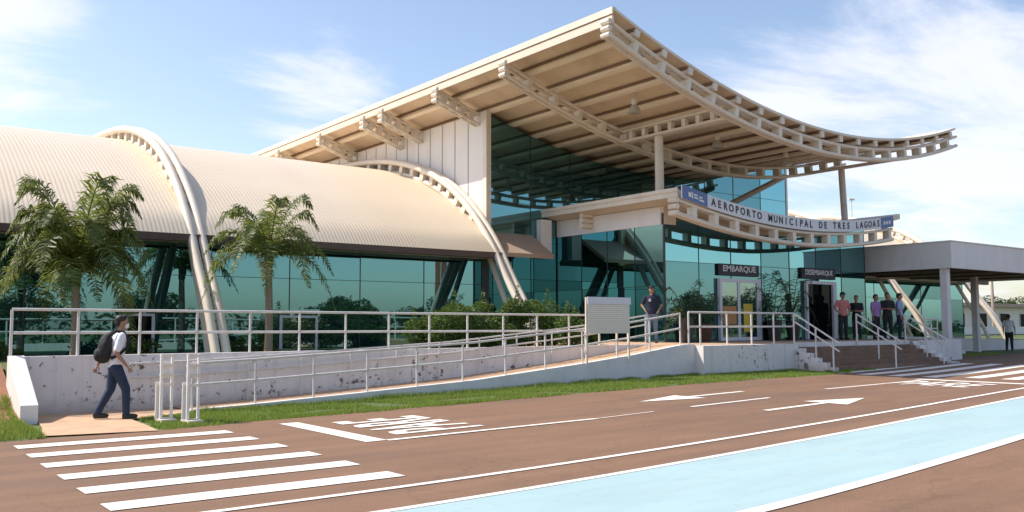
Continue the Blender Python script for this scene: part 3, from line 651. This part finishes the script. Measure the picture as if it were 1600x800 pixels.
# arch ribs over the vault wings
RP = smoothpts([(21.9, -.3), (22.62, .95), (23.3, 2.15), (24.1, 3.2), (25.0, 4.45), (26.1, 5.60), (27.6, 6.74), (29.5, 7.64), (32.0, 8.32), (34.9, 8.66), (38, 8.78), (42, 8.6), (46, 8.0), (50, 6.6)], 3)
def arch(x, lab=None):
    def off(d):
        o = []
        for i, (y, z) in enumerate(RP):
            a = RP[max(i-1, 0)]; b = RP[min(i+1, len(RP)-1)]; t = Vector((b[0]-a[0], b[1]-a[1])).normalized(); o.append((y+t.y*d, z-t.x*d))
        return o
    RPn = []
    for i, (y, z) in enumerate(RP):
        a = RP[max(i-1, 0)]; b = RP[min(i+1, len(RP)-1)]; t = Vector((b[0]-a[0], b[1]-a[1])).normalized(); d = interp([(0, 1.0), (4.2, .5), (5, .44), (20, .44)], z) if i < len(RP)/2 else .44
        RPn.append((y+t.y*d, z-t.x*d))
    inn = RPn
    mb = MB()
    for s in (-.14, .14): mb.tube([(x+s, y, z) for y, z in RP], .12, 10)
    mb.tube([(x, y, z) for y, z in inn], .10, 8)
    a = obj('arch_rib', mb, whitem, tb, smooth=True)
    wb = []
    for i in range(13, len(RP)-6, 1):
        y, z = RP[i]; yi, zi = inn[i]; a1 = RP[i+1]; t = Vector((0, a1[0]-y, a1[1]-z)).normalized()
        wb.append(MB().obox((x, (y+yi)/2, (z+zi)/2), (.13, 0, 0), t*.12, Vector((0, y-yi, z-zi))*.42))
    for q in wb: obj('web_plate', q, whitem, a)
    return a
for x in (8.0, 18.3, 43.0, 51.0): arch(x)
arch(-2.3)

# doors of the entrance
def door(x0, x1, z1, dark, label):
    d = thing('entrance_door', label, 'door', ((x0+x1)/2, EY-.06, PZ), 'entrance doors')
    t = .11; fr = MB().box(x0, x0+t, EY-.14, EY-.02, PZ, z1).box(x1-t*2.2, x1, EY-.14, EY-.02, PZ, z1).box(x0+t, x1-t*2.2, EY-.14, EY-.02, z1-.12, z1)
    obj('door_frame', fr, frame_al, d)
    if not dark:
        m_ = (x0+x1)/2-.1
        obj('mullion', MB().box(m_-.07, m_+.07, EY-.13, EY-.03, PZ, z1-.12), frame_al, d)
        for a, b in ((x0+t, m_-.07), (m_+.07, x1-t*2.2)):
            lf = obj('door_leaf', MB().box(a, b, EY-.11, EY-.085, PZ+.12, z1-.12), doorg, d); obj('bottom_rail', MB().box(a, b, EY-.12, EY-.07, PZ, PZ+.12), frame_al, lf)
    else:
        obj('opening', MB().box(x0+t, x1-t*2.2, EY-.05, EY-.03, PZ, z1-.12), darkg, d)
    return d
door(24.62, 26.9, 3.22, False, 'white framed double glass door under the EMBARQUE sign')
door(29.66, 31.65, 3.28, True, 'white framed dark open doorway under the DESEMBARQUE sign')
for nm, x0, x1, z0, z1, m_, lb in (('door_poster', 24.78, 25.5, 1.62, 2.25, orange, 'orange brown poster on the left leaf of the glass door'), ('door_poster', 25.9, 26.4, 1.35, 2.35, yellow, 'yellow poster on the right leaf of the glass door')):
    tag(obj(nm, MB().box(x0, x1, EY-.125, EY-.118, z0, z1), m_), lb, 'poster')
def sign(txt, x0, x1, z0, z1, size, label):
    s_ = thing('door_sign', label, 'sign', ((x0+x1)/2, EY-.06, z0), 'dark signs over the doors')
    obj('sign_panel', MB().box(x0, x1, EY-.10, EY-.03, z0, z1), inkm, s_)
    vs, fs = text_mesh(txt, size, .004, .004); xs_ = [v.x for v in vs]; k = (x1-x0)*.82/(max(xs_)-min(xs_)); zc = z1-(z1-z0)*.42
    obj('lettering', MB().add([((x0+x1)/2+v.x*k, EY-.11-v.z, zc+v.y) for v in vs], fs), letw, s_)
sign('EMBARQUE', 24.64, 26.85, 3.33, 3.74, .30, 'dark sign reading EMBARQUE over the glass double door')
sign('DESEMBARQUE', 29.45, 31.65, 3.36, 3.78, .27, 'dark sign reading DESEMBARQUE over the dark doorway')

# banner sign
bs = thing('airport_sign', 'long curved banner reading AEROPORTO MUNICIPAL DE TRES LAGOAS over the entrance', 'sign', (27.2, 18.84, 5))
bx = frange(21.05, 33.2, .4); BZ0, BZ1 = -.40, .02
def btop(x): return et(x)+BZ1+(.06 if x > 33 else 0)
def strip(x0, x1, y0, y1, a, b): 
    q = frange(x0, x1, .4); return MB().prism([(x, et(x)+b) for x in q]+[(x, et(x)+a) for x in reversed(q)], 'Y', y0, y1)
obj('banner', strip(21.05, 33.2, 18.80, 18.86, BZ0, BZ1), signw, bs)
obj('blue_panel', strip(21.03, 22.2, 18.785, 18.798, BZ0-.005, BZ1+.005), blues, bs); obj('blue_panel', strip(32.35, 33.22, 18.785, 18.798, BZ0-.005, BZ1+.005), blues, bs)
for x0, x1, a, b in ((21.30, 21.42, -.28, -.14), (21.45, 21.50, -.30, -.10), (21.55, 21.75, -.27, -.22), (21.55, 21.72, -.18, -.13), (21.80, 22.02, -.30, -.24), (21.80, 21.95, -.20, -.15), (32.5, 32.62, -.26, -.14), (32.68, 32.8, -.26, -.14), (32.86, 33.0, -.26, -.14)):
    q = frange(x0, x1, .2); em = MB().prism([(x, et(x)+b) for x in q]+[(x, et(x)+a) for x in reversed(q)], 'Y', 18.775, 18.783); obj('emblem', em, letw, bs)
txt = 'AEROPORTO MUNICIPAL DE TRES LAGOAS'; x_a, x_b = 22.5, 32.15; lt = MB(); step = (x_b-x_a)/(len(txt)-1)
for i, ch in enumerate(txt):
    if ch == ' ': continue
    vs, fs = text_mesh(ch, .34, .004, .007); x = x_a+i*step; sl = .0296*(x-27.4)
    lt.add([(x+v.x*.92, 18.792-v.z, et(x)-.19+v.y+v.x*sl) for v in vs], fs)
obj('lettering', lt, inkm, bs)

# drop-off canopy at the right
dc = thing('drop_off_canopy', 'flat grey box canopy on two pale posts right of the entrance', 'canopy', (34.5, 17.6, .3))
obj('canopy_box', MB().box(34.5, 47, 17.2, 17.36, 3.78, 4.81).box(34.5, 34.66, 17.36, 23.2, 3.78, 4.81).box(34.66, 46.84, 23.04, 23.2, 3.78, 4.81).box(46.84, 47, 17.36, 23.2, 3.78, 4.81).box(34.66, 46.84, 17.36, 23.04, 4.6, 4.78), greyp, dc)
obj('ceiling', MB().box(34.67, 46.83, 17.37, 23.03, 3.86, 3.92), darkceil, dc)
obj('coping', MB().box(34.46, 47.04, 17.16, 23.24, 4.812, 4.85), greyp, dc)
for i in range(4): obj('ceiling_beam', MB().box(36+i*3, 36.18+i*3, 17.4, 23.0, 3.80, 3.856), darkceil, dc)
obj('post', MB().box(34.60, 34.88, 17.47, 17.73, .2, 3.78), plaster2, dc)
obj('post', MB().box(42.88, 43.14, 20.27, 20.53, .25, 3.85), plaster2, dc)

# ------------------------------------------------------------------ plants
def frond(mb, base, direc, length, rise, droop, nl=26, lw=.03, ll=.5, rnd=random):
    d = Vector((math.cos(direc), math.sin(direc), 0)); side = Vector((-d.y, d.x, 0)); pts = []
    tw = rnd.uniform(-.5, .5)
    for i in range(nl+1):
        t = i/nl; pts.append(Vector(base)+d*length*(t*.95-.12*t*t*t)+Vector((0, 0, rise*math.sin(min(1, t*1.25)*math.pi/2)-droop*t**2.3))+side*tw*.2*t*t)
    mb.tube(pts[::3]+[pts[-1]], [.018*(1-.8*k/(len(pts[::3]))) for k in range(len(pts[::3])+1)], 4, caps=False)
    for i in range(3, nl+1):
        t = i/nl; L = ll*(math.sin(math.pi*min(1, .18+t*.80))**.7)*rnd.uniform(.8, 1.1); tan = (pts[i]-pts[i-1]).normalized()
        for s in (-1, 1):
            up = Vector((0, 0, 1)); out = (side*s*1.0+tan*rnd.uniform(.3, 1.0)+up*rnd.uniform(-.45, .55)).normalized()
            p0 = pts[i]; p1 = p0+out*L*.5; p2 = p1+(out*.8+Vector((0, 0, -rnd.uniform(.2, 1.5)))).normalized()*L*.5
            wv = (tan+side*rnd.uniform(-.5, .5)+up*rnd.uniform(-.5, .5)).normalized()*lw
            k = len(mb.v); mb.v += [p0-wv*.4, p0+wv*.4, p1+wv*.6, p1-wv*.6, p2]; mb.f += [(k, k+1, k+2, k+3), (k+3, k+2, k+4)]
def palm(x, y, z0, h, n, L, label, seed, group='queen palms in front of the glass', r=.10, ll=.55, nl=30, leaf='palm_leaf', name='palm_tree', lw=.03, lean=0, pot=None, up=1.0, dirs=None):
    rnd = random.Random(seed); t = thing(name, label, 'palm tree' if not pot else 'potted palm', (x, y, z0), group)
    tp = [(x+lean*k/5+.02*math.sin(k), y, z0-.1+(h+.1)*k/5) for k in range(6)]
    if r: obj('trunk', MB().tube(tp, [r*1.3, r*1.05, r, r*.95, r*.9, r*.8], 10), bark, t, smooth=True)
    if pot: obj('pot', MB().lathe([(pot[0]*.7, 0), (pot[0]*.85, pot[1]*.5), (pot[0], pot[1]), (pot[0]*.88, pot[1]), (pot[0]*.85, pot[1]-.06)], (x, y, z0), 16), pot[2], t, smooth=True)
    top = Vector(tp[-1]); mb = MB()
    if r > .05: obj('crownshaft', MB().tube([top-Vector((0, 0, .25)), top+Vector((0, 0, .1)), top+Vector((0, 0, .45))], [r*1.0, r*1.25, r*.5], 10), leafm['palm_leaf'], t, smooth=True)
    for i in range(n):
        a = dirs[i % len(dirs)]+rnd.uniform(-.15, .15) if dirs else i*2.4+rnd.uniform(-.3, .3)
        q = i/n; rise = L*(.82-.60*q)*up*rnd.uniform(.85, 1.15); dr = L*(.22+.62*q)*rnd.uniform(.85, 1.2)
        frond(mb, top+Vector((0, 0, .12-.1*q)), a, L*rnd.uniform(.8, 1.05)*(.75+.25*q), rise, dr, nl, lw, ll, rnd)
    obj('crown', mb, leafm[leaf], t)
palm(4.55, 22.4, .75, 2.0, 32, 2.35, 'full bushy palm at far left in front of the glass wall', 3, ll=.6, lw=.034, up=1.15, nl=72)
palm(9.15, 22.4, .75, 2.6, 19, 2.2, 'slimmer palm with drooping fronds right of the first arch foot', 12, ll=.5, lw=.032, nl=66, up=.95)
palm(60, 23.5, .8, 4.6, 14, 2.6, 'distant palm at the right edge behind the canopy', 5, group=None, ll=.7, lw=.06, nl=18)
for x, y, h, n, L, pot, lab, sd in ((21.75-.0, 19.35, .55, 10, 1.35, (.24, .8, potm), 'potted palm beside the guard at the glass corner', 21), (23.35, 20.0, .5, 9, 1.25, (.30, .62, potr), 'palm in a wide dark red pot left of the glass double door', 22),
                             (27.0, 19.9, .6, 12, 1.5, (.28, .75, potm), 'potted palm just right of the glass double door', 23), (28.1, 19.9, .9, 14, 1.6, (.28, .7, potm), 'tall potted palm left of the dark doorway', 24)):
    palm(x, y, PZ-.02, h, max(7, n-3), L*.8, lab, sd, group='potted palms on the platform', r=.035, ll=.34, nl=20, leaf='palm_leaf_dark', name='potted_palm', lw=.022, pot=pot, up=1.5)
def leaves(mb, c, rad, n, size, rnd, shape=None):
    for i in range(n):
        while True:
            p = Vector((rnd.uniform(-1, 1), rnd.uniform(-1, 1), rnd.uniform(-1, 1)))
            if p.length <= 1: break
        p = p.normalized()*(p.length**.6)
        q = Vector(c)+Vector((p.x*rad[0], p.y*rad[1], p.z*rad[2])); s = size*rnd.uniform(.6, 1.3)
        a = Vector((rnd.gauss(0, 1), rnd.gauss(0, 1), rnd.gauss(0, .6))).normalized(); b = a.cross(Vector((rnd.gauss(0, 1), rnd.gauss(0, 1), rnd.gauss(0, 1)))).normalized()
        k = len(mb.v); mb.v += [q-a*s, q+b*s*.38, q+a*s, q-b*s*.38]; mb.f.append((k, k+1, k+2, k+3))
def shrub(x, y, z, rx_, ry_, h, n, label, seed, leaf='shrub_leaf', size=.055, group='leafy shrubs in the garden bed', cat='shrub', name='shrub'):
    rnd = random.Random(seed); t = thing(name, label, cat, (x, y, z), group); st = MB(); mb = MB(); ncl = 16
    for i in range(ncl):
        h_ = h; a = rnd.uniform(0, 6.28); q = rnd.random()**.5; px, py = x+rx_*.85*q*math.cos(a), y+ry_*.85*q*math.sin(a); pz = z+h*rnd.uniform(.25, 1.0)*(1-.25*q*q)
        st.tube([(x+(px-x)*.3, y+(py-y)*.3, z-.05), ((x+px)/2, (y+py)/2, (z+pz)/2), (px, py, pz)], [.025, .018, .008], 5)
        leaves(mb, (px, py, pz), (rx_*rnd.uniform(.2, .42), ry_*.35, h*rnd.uniform(.10, .24)), int(n/ncl*rnd.uniform(.5, 1.4)), size, rnd)
        if i % 2: st.tube([(px, py, pz), (px+rnd.uniform(-.1, .1), py, pz+.35*h*.6)], [.008, .004], 4); leaves(mb, (px, py, pz+.2*h), (.08, .08, .2*h), 40, size, rnd)
    leaves(mb, (x, y, z+h*.4), (rx_*.9, ry_*.9, h*.42), n//3, size, rnd)
    obj('stems', st, treebark, t); obj('foliage', mb, leafm[leaf], t)
shrub(13.3, 20.6, .75, 1.0, .8, 1.5, 6000, 'leafy green shrub at the left of the row before the second arch foot', 31)
shrub(14.8, 20.7, .75, 1.1, .8, 1.45, 6000, 'leafy green shrub in the middle of the garden row', 32)
shrub(16.5, 20.8, .75, 1.3, .8, 1.8, 8000, 'tall leafy shrub in front of the second arch foot', 33)
shrub(17.3, 19.6, .75, .8, .7, 1.2, 3200, 'darker shrub behind the notice board', 34)
for i, (x, y, s_) in enumerate(((3.2, 24.5, .5), (6.2, 24.2, .45), (9.6, 24.6, .5), (38.5, 25.0, .6), (40.5, 24.6, .55), (46, 24.8, .6))):
    shrub(x, y, .75, .8, .5, s_, 900, ('low plant strip behind the far left palm', 'low plants left of the first arch foot', 'low plants behind the second palm', 'low plants left of the right wing arch', 'low plants below the right wing glass', 'low plants at the end of the right wing')[i], 40+i, group='low plants along the glass')

def tree(x, y, h, rad, label, seed, n=5200, z0=0, group='trees across the road'):
    rnd = random.Random(seed); t = thing('broadleaf_tree', label, 'tree', (x, y, z0), group); tr_ = MB(); mb = MB()
    tr_.tube([(x, y, z0-.1), (x+.1, y, z0+h*.25), (x, y+.1, z0+h*.5)], [.2, .15, .1], 8)
    for i in range(15):
        a = rnd.uniform(0, 6.28); q = rnd.random()**.5; c = (x+rad*.75*q*math.cos(a), y+rad*.75*q*math.sin(a), z0+h*rnd.uniform(.4, .88)-h*.12*q)
        tr_.tube([(x, y, z0+h*.3), ((x+c[0])/2, (y+c[1])/2, (z0+h*.3+c[2])/2+.2), c], [.09, .05, .02], 5)
        leaves(mb, c, (rad*.36, rad*.36, h*.16), n//15, .16, rnd)
    obj('trunk', tr_, treebark, t, smooth=True); obj('crown', mb, leafm['tree_leaf'], t)
tl = [(36, -21, 4.2, 3.0, 'round tree across the road reflected in the glass'), (22, -26, 4.6, 3.4, 'tree across the road nearly opposite the arch'), (48, -24, 5.0, 3.4, 'broad tree across the road further right'),
      (70, -20, 5.5, 3.8, 'tree across the road opposite the entrance'), (84, -26, 6, 4, 'far tree across the road towards the right'), (12, -30, 4.6, 3.4, 'tree across the road behind the photographer')]
for i, (x, y, h, r_, lb) in enumerate(tl): tree(x, y, h, r_, lb, 60+i)
tp_ = thing('pylon', 'tall red brown pylon with white foot across the road, mirrored in the glass', 'pylon', (43.3, -15, 0))
obj('slab', MB().box(42.7, 43.15, -15.2, -14.9, 1.6, 9.5), mat('pylon_red', (.30, .10, .06), .7, .1, 2), tp_); obj('slab', MB().box(43.4, 43.75, -15.2, -14.9, 1.6, 9.5), MATS['pylon_red'], tp_); obj('foot', MB().box(42.4, 44.1, -15.3, -14.8, 0, 1.6), signw, tp_)
hb = MB(); rnd = random.Random(77)
for i in range(90): leaves(hb, (-60+i*3, -48+rnd.uniform(-2, 2), rnd.uniform(.5, 1.8)), (3, 1.6, rnd.uniform(1.0, 2.4)), 110, .42, rnd)
tag(obj('hedge_line', hb, leafm['tree_leaf'], kind='stuff'), 'dark line of far bushes across the road', 'bushes')
# far trees and building at the right, seen under the canopy
tree(98, 38, 5.2, 3.6, 'distant dark green tree beyond the low pale building', 70, z0=.8, group='trees beyond the terminal'); tree(112, 50, 4.6, 3.6, 'small far tree at the right edge', 71, z0=.8, group='trees beyond the terminal')
fb_ = thing('low_building', 'low cream building with dark openings far behind the lawn', 'building', (80, 40, .8))
obj('wall', MB().box(66, 104, 38, 46, .6, 3.2), cream_b, fb_); obj('roof', MB().box(65.4, 104.6, 37.2, 46.6, 3.2, 3.5), tiles, fb_)
for i in range(9):
    x = 68.5+i*4; wdw = obj('window', MB().box(x, x+1.5, 37.93, 37.99, 1.2, 2.7), frame_al, fb_); obj('pane', MB().box(x+.08, x+1.42, 37.90, 37.925, 1.28, 2.62), darkg, wdw)
tag(obj('white_fence', MB().box(56, 120, 33, 33.12, .9, 1.45), signw), 'long low white boundary wall in front of the distant building', 'wall')
lp = thing('lamp_post', 'slim brown mast behind the right wing', 'mast', (79, 36, .8)); obj('pole', MB().tube([(79, 36, .5), (79, 36, 6.2)], [.16, .10], 8), brownf, lp)
ap = thing('antenna_mast', 'thin distant mast rising behind the airport sign', 'mast', (72, 44, .8)); obj('pole', MB().tube([(72, 44.6, .5), (72, 44.6, 12.8)], [.08, .05], 6), greyp, ap); obj('lamp_head', MB().box(71.6, 72.4, 44.5, 44.7, 12.7, 12.82), greyp, ap)

# ------------------------------------------------------------------ people
def remesh(mb, voxel):
    me = bpy.data.meshes.new('tmp'); me.from_pydata([tuple(v) for v in mb.v], [], mb.f); o = bpy.data.objects.new('tmp', me); col.objects.link(o)
    md = o.modifiers.new('r', 'REMESH'); md.mode = 'VOXEL'; md.voxel_size = voxel
    sm = o.modifiers.new('s', 'SMOOTH'); sm.iterations = 4; sm.factor = .5
    dg = bpy.context.evaluated_depsgraph_get(); m2 = bpy.data.meshes.new_from_object(o.evaluated_get(dg))
    r = MB(); r.v = [v.co.copy() for v in m2.vertices]; r.f = [tuple(p.vertices) for p in m2.polygons]
    bpy.data.objects.remove(o); bpy.data.meshes.remove(me); bpy.data.meshes.remove(m2); return r
def limb(mb, pts, rs, n=10):
    P = [Vector(p) for p in pts]; mb.tube(P, rs, n)
    for p, r in zip(P, rs): mb.ell(p, (r, r, r), 10, 6)
def loft(mb, rings, n=16):
    base = len(mb.v)
    for (cx_, cy_, cz_, rx_, ry_) in rings:
        for k in range(n):
            a = 2*math.pi*k/n; mb.v.append(Vector((cx_+rx_*math.cos(a), cy_+ry_*math.sin(a), cz_)))
    for i in range(len(rings)-1):
        for k in range(n):
            a = base+i*n+k; b = base+i*n+(k+1) % n; mb.f.append((a, b, b+n, a+n))
    mb.f.append(tuple(base+k for k in reversed(range(n)))); mb.f.append(tuple(base+(len(rings)-1)*n+k for k in range(n)))
def person(label, loc, face, H, arms, legs, shirt, pants, hat=None, mask=False, sleeve=.55, lean=0, voxel=.014, group=None, badge=False):
    """local frame: +y is where the person faces, +x the person's right side; arms/legs: [(joint points)] right then left"""
    k = H/1.75; rot = Matrix.Rotation(face, 3, 'Z'); loc = Vector(loc)
    def W(mb):
        mb.v = [loc+rot@Vector((v.x*k, v.y*k, v.z*k)) for v in mb.v]; return mb
    t = thing('person', label, 'person', loc, group)
    ly = lean
    # body: one continuous surface
    b = MB()
    loft(b, [(0, 0, .86, .13, .10), (0, 0, .95, .155, .11), (0, ly*.3, 1.08, .135, .095), (0, ly*.6, 1.22, .15, .105), (0, ly*.9, 1.36, .17, .105), (0, ly, 1.43, .15, .085), (0, ly, 1.47, .07, .065)])
    limb(b, [(0, ly, 1.42), (0, ly+.015, 1.53)], [.06, .052])
    b.ell((0, ly+.03, 1.635), (.076, .098, .115), 16, 12); b.ell((0, ly+.055, 1.585), (.055, .07, .065), 12, 8)
    b.ell((0, ly+.128, 1.62), (.013, .022, .026), 8, 6)
    for s in (-1, 1): b.ell((s*.077, ly+.02, 1.625), (.012, .024, .034), 8, 6)
    for (e, wr), s in zip(arms, (1, -1)):
        sh = (s*.185, ly, 1.405); limb(b, [sh, e], [.052, .042]); limb(b, [e, wr], [.042, .027])
        wv = Vector(wr); d = (wv-Vector(e)).normalized(); b.tube([wv, wv+d*.045, wv+d*.095], [.026, .036, .032], 10, flat=.5)
    for (kn, an), s in zip(legs, (1, -1)):
        limb(b, [(s*.09, 0, .90), kn], [.085, .056]); limb(b, [kn, an], [.056, .036])
    b = remesh(b, voxel)
    for (e, wr), s in zip(arms, (1, -1)):
        wv = Vector(wr); d = (wv-Vector(e)).normalized(); fx = Vector((0, 1, 0)); fx = (fx-d*fx.dot(d)).normalized(); inn = Vector((-s, 0, 0)); inn = (inn-d*inn.dot(d)).normalized()
        for i, L in enumerate((.062, .072, .068, .052)):
            p = wv+d*.085+fx*(.027-.018*i); b.tube([p, p+d*L*.55+inn*.006, p+d*L*.9+inn*.022], [.0085, .0078, .006], 6)
        p = wv+d*.03+fx*.028; b.tube([p, p+d*.03+fx*.024, p+d*.062+fx*.026+inn*.01], [.010, .009, .007], 6)
    obj('body', W(b), skinm, t, smooth=True)
    # shirt
    c = MB(); loft(c, [(0, 0, .88, .175, .125), (0, 0, .98, .178, .128), (0, ly*.3, 1.1, .165, .122), (0, ly*.6, 1.24, .178, .13), (0, ly*.9, 1.37, .195, .125), (0, ly, 1.44, .165, .10), (0, ly, 1.475, .08, .075)])
    for (e, wr), s in zip(arms, (1, -1)):
        sh = Vector((s*.185, ly, 1.405)); ev = Vector(e); p = sh.lerp(ev, min(1, sleeve*1.3)) if sleeve < .8 else ev
        limb(c, [sh, p], [.068, .062])
        if sleeve >= .8: limb(c, [ev, ev.lerp(Vector(wr), .92)], [.058, .042])
    obj('shirt', W(remesh(c, voxel)), shirt, t, smooth=True)
    c = MB(); loft(c, [(0, 0, .84, .15, .115), (0, 0, .92, .172, .122), (0, 0, .975, .165, .118)])
    for (kn, an), s in zip(legs, (1, -1)):
        limb(c, [(s*.088, 0, .88), kn], [.105, .076]); av = Vector(an); limb(c, [kn, av], [.074, .058])
    obj('trousers', W(remesh(c, voxel)), pants, t, smooth=True)
    for (kn, an), s in zip(legs, (1, -1)):
        av = Vector(an); c = MB(); c.ell((av.x, av.y+.06, av.z-.045), (.048, .135, .045), 12, 8); c.box(av.x-.043, av.x+.043, av.y-.06, av.y+.17, av.z-.09, av.z-.065); c.ell((av.x, av.y-.01, av.z-.02), (.045, .06, .055), 10, 6)
        obj('shoe', W(remesh(c, .012)), shoem, t, smooth=True)
    c = MB(); c.ell((0, ly+.002, 1.685), (.084, .100, .085), 16, 10); c.ell((0, ly-.035, 1.635), (.076, .062, .08), 12, 8); c.ell((0, ly+.05, 1.725), (.07, .055, .045), 12, 8)
    c.v = [v for v in c.v]
    obj('hair', W(c), hairm, t, smooth=True)
    if hat:
        c = MB(); c.ell((0, ly+.02, 1.70), (.092, .108, .072), 16, 8); c.tube([(0, ly+.10, 1.695), (0, ly+.19, 1.68)], [.075, .06], 12, flat=.16)
        obj('cap', W(c), hat, t, smooth=True)
    for s in (-1, 1): obj('eye', W(MB().ell((s*.03, ly+.118, 1.645), (.012, .008, .008), 8, 6)), eyem, t)
    if mask: obj('face_mask', W(MB().ell((0, ly+.085, 1.585), (.062, .058, .055), 12, 8)), maskm, t, smooth=True)
    if badge: obj('badge', W(MB().box(.03, .10, ly+.122, ly+.132, 1.27, 1.36)), letw, t)
    return t
# the walking man: faces +X (rotate -90 deg), so local +y -> world +x
FX = -math.pi/2
person('man walking past the wall in a white shirt and dark jeans', (3.98, 16.38, .0), FX-.1, 1.76,
       [((.25, -.03, 1.13), (.27, .13, .92)), ((-.26, -.14, 1.15), (-.27, -.24, .92))],
       [((.10, .16, .52), (.09, .18, .10)), ((-.09, -.05, .51), (-.09, -.25, .115))], whitec, denim, mask=True, sleeve=.62, lean=.06, voxel=.011)
bp = thing('backpack', 'black backpack on the back of the walking man', 'backpack', (3.75, 16.4, 1.2))
c = MB(); rot = Matrix.Rotation(FX-.1, 3, 'Z'); loc = Vector((3.98, 16.38, -.0))
c.ell((0, -.17, 1.2), (.17, .12, .24), 16, 12); c.ell((0, -.20, 1.1), (.15, .14, .15), 14, 10); c.ell((0, -.15, 1.34), (.13, .09, .12), 12, 8)
c = remesh(c, .014); c.v = [loc+rot@v for v in c.v]; obj('bag', c, blackm, bp, smooth=True)
c = MB(); c.ell((0, -.29, 1.10), (.11, .06, .11), 14, 8); c = remesh(c, .012); c.v = [loc+rot@v for v in c.v]; obj('front_pocket', c, blackm, bp, smooth=True)
for s in (-1, 1):
    c = MB().tube([(s*.12, -.12, 1.42), (s*.125, -.02, 1.50), (s*.125, .10, 1.475), (s*.14, .175, 1.36), (s*.17, .15, 1.22), (s*.18, .02, 1.1), (s*.15, -.1, 1.04)], .017, 8, flat=1.6); c.v = [loc+rot@v for v in c.v]; obj('strap', c, blackm, bp, smooth=True)

stand = [((.10, .01, .50), (.11, -.01, .09)), ((-.10, .02, .50), (-.12, -.02, .09))]
crossed = [((.24, .05, 1.13), (.05, .19, 1.16)), ((-.24, .05, 1.13), (-.05, .19, 1.12))]
hips = [((.30, -.05, 1.16), (.20, .10, .99)), ((-.30, -.05, 1.16), (-.20, .10, .99))]
down = [((.24, .0, 1.13), (.25, .06, .88)), ((-.24, .0, 1.13), (-.25, .06, .88))]
CAMF = math.pi-.75
person('guard in navy shirt and cap with white badge standing by the glass corner', (20.75, 19.9, PZ-.02), CAMF, 1.80, hips, stand, navy, greyblue, hat=blackm, badge=True)
for x, y, fc, H, arm, sh, pa, ht, lb in ((30.35, 19.3, CAMF+.3, 1.78, hips, pinkc, blackm, navy, 'man in a pink red shirt and dark cap nearest the dark doorway'), (31.35, 19.35, CAMF-.4, 1.68, crossed, blackm, blackm, None, 'man in a black shirt between the pink and the purple shirts'),
                                 (32.1, 19.0, CAMF+.6, 1.72, down, purplec, blackm, None, 'man in a purple shirt in the middle of the group'), (32.75, 18.9, CAMF, 1.80, crossed, blackm, blackm, None, 'tall man dressed in black right of the purple shirt'), (33.35, 18.75, CAMF+1.2, 1.78, down, lavender, navy, None, 'man in a pale lavender shirt at the right of the group')):
    person(lb, (x, y, PZ-.02), fc, H, arm, stand, sh, pa, hat=ht, group='people standing on the platform', voxel=.018, sleeve=.6)
person('man in a white shirt and black trousers standing on the shaded ground at far right', (45.3, 19.95, .34), -math.pi/2+.3, 1.74, down, stand, whitec, blackm, voxel=.018)
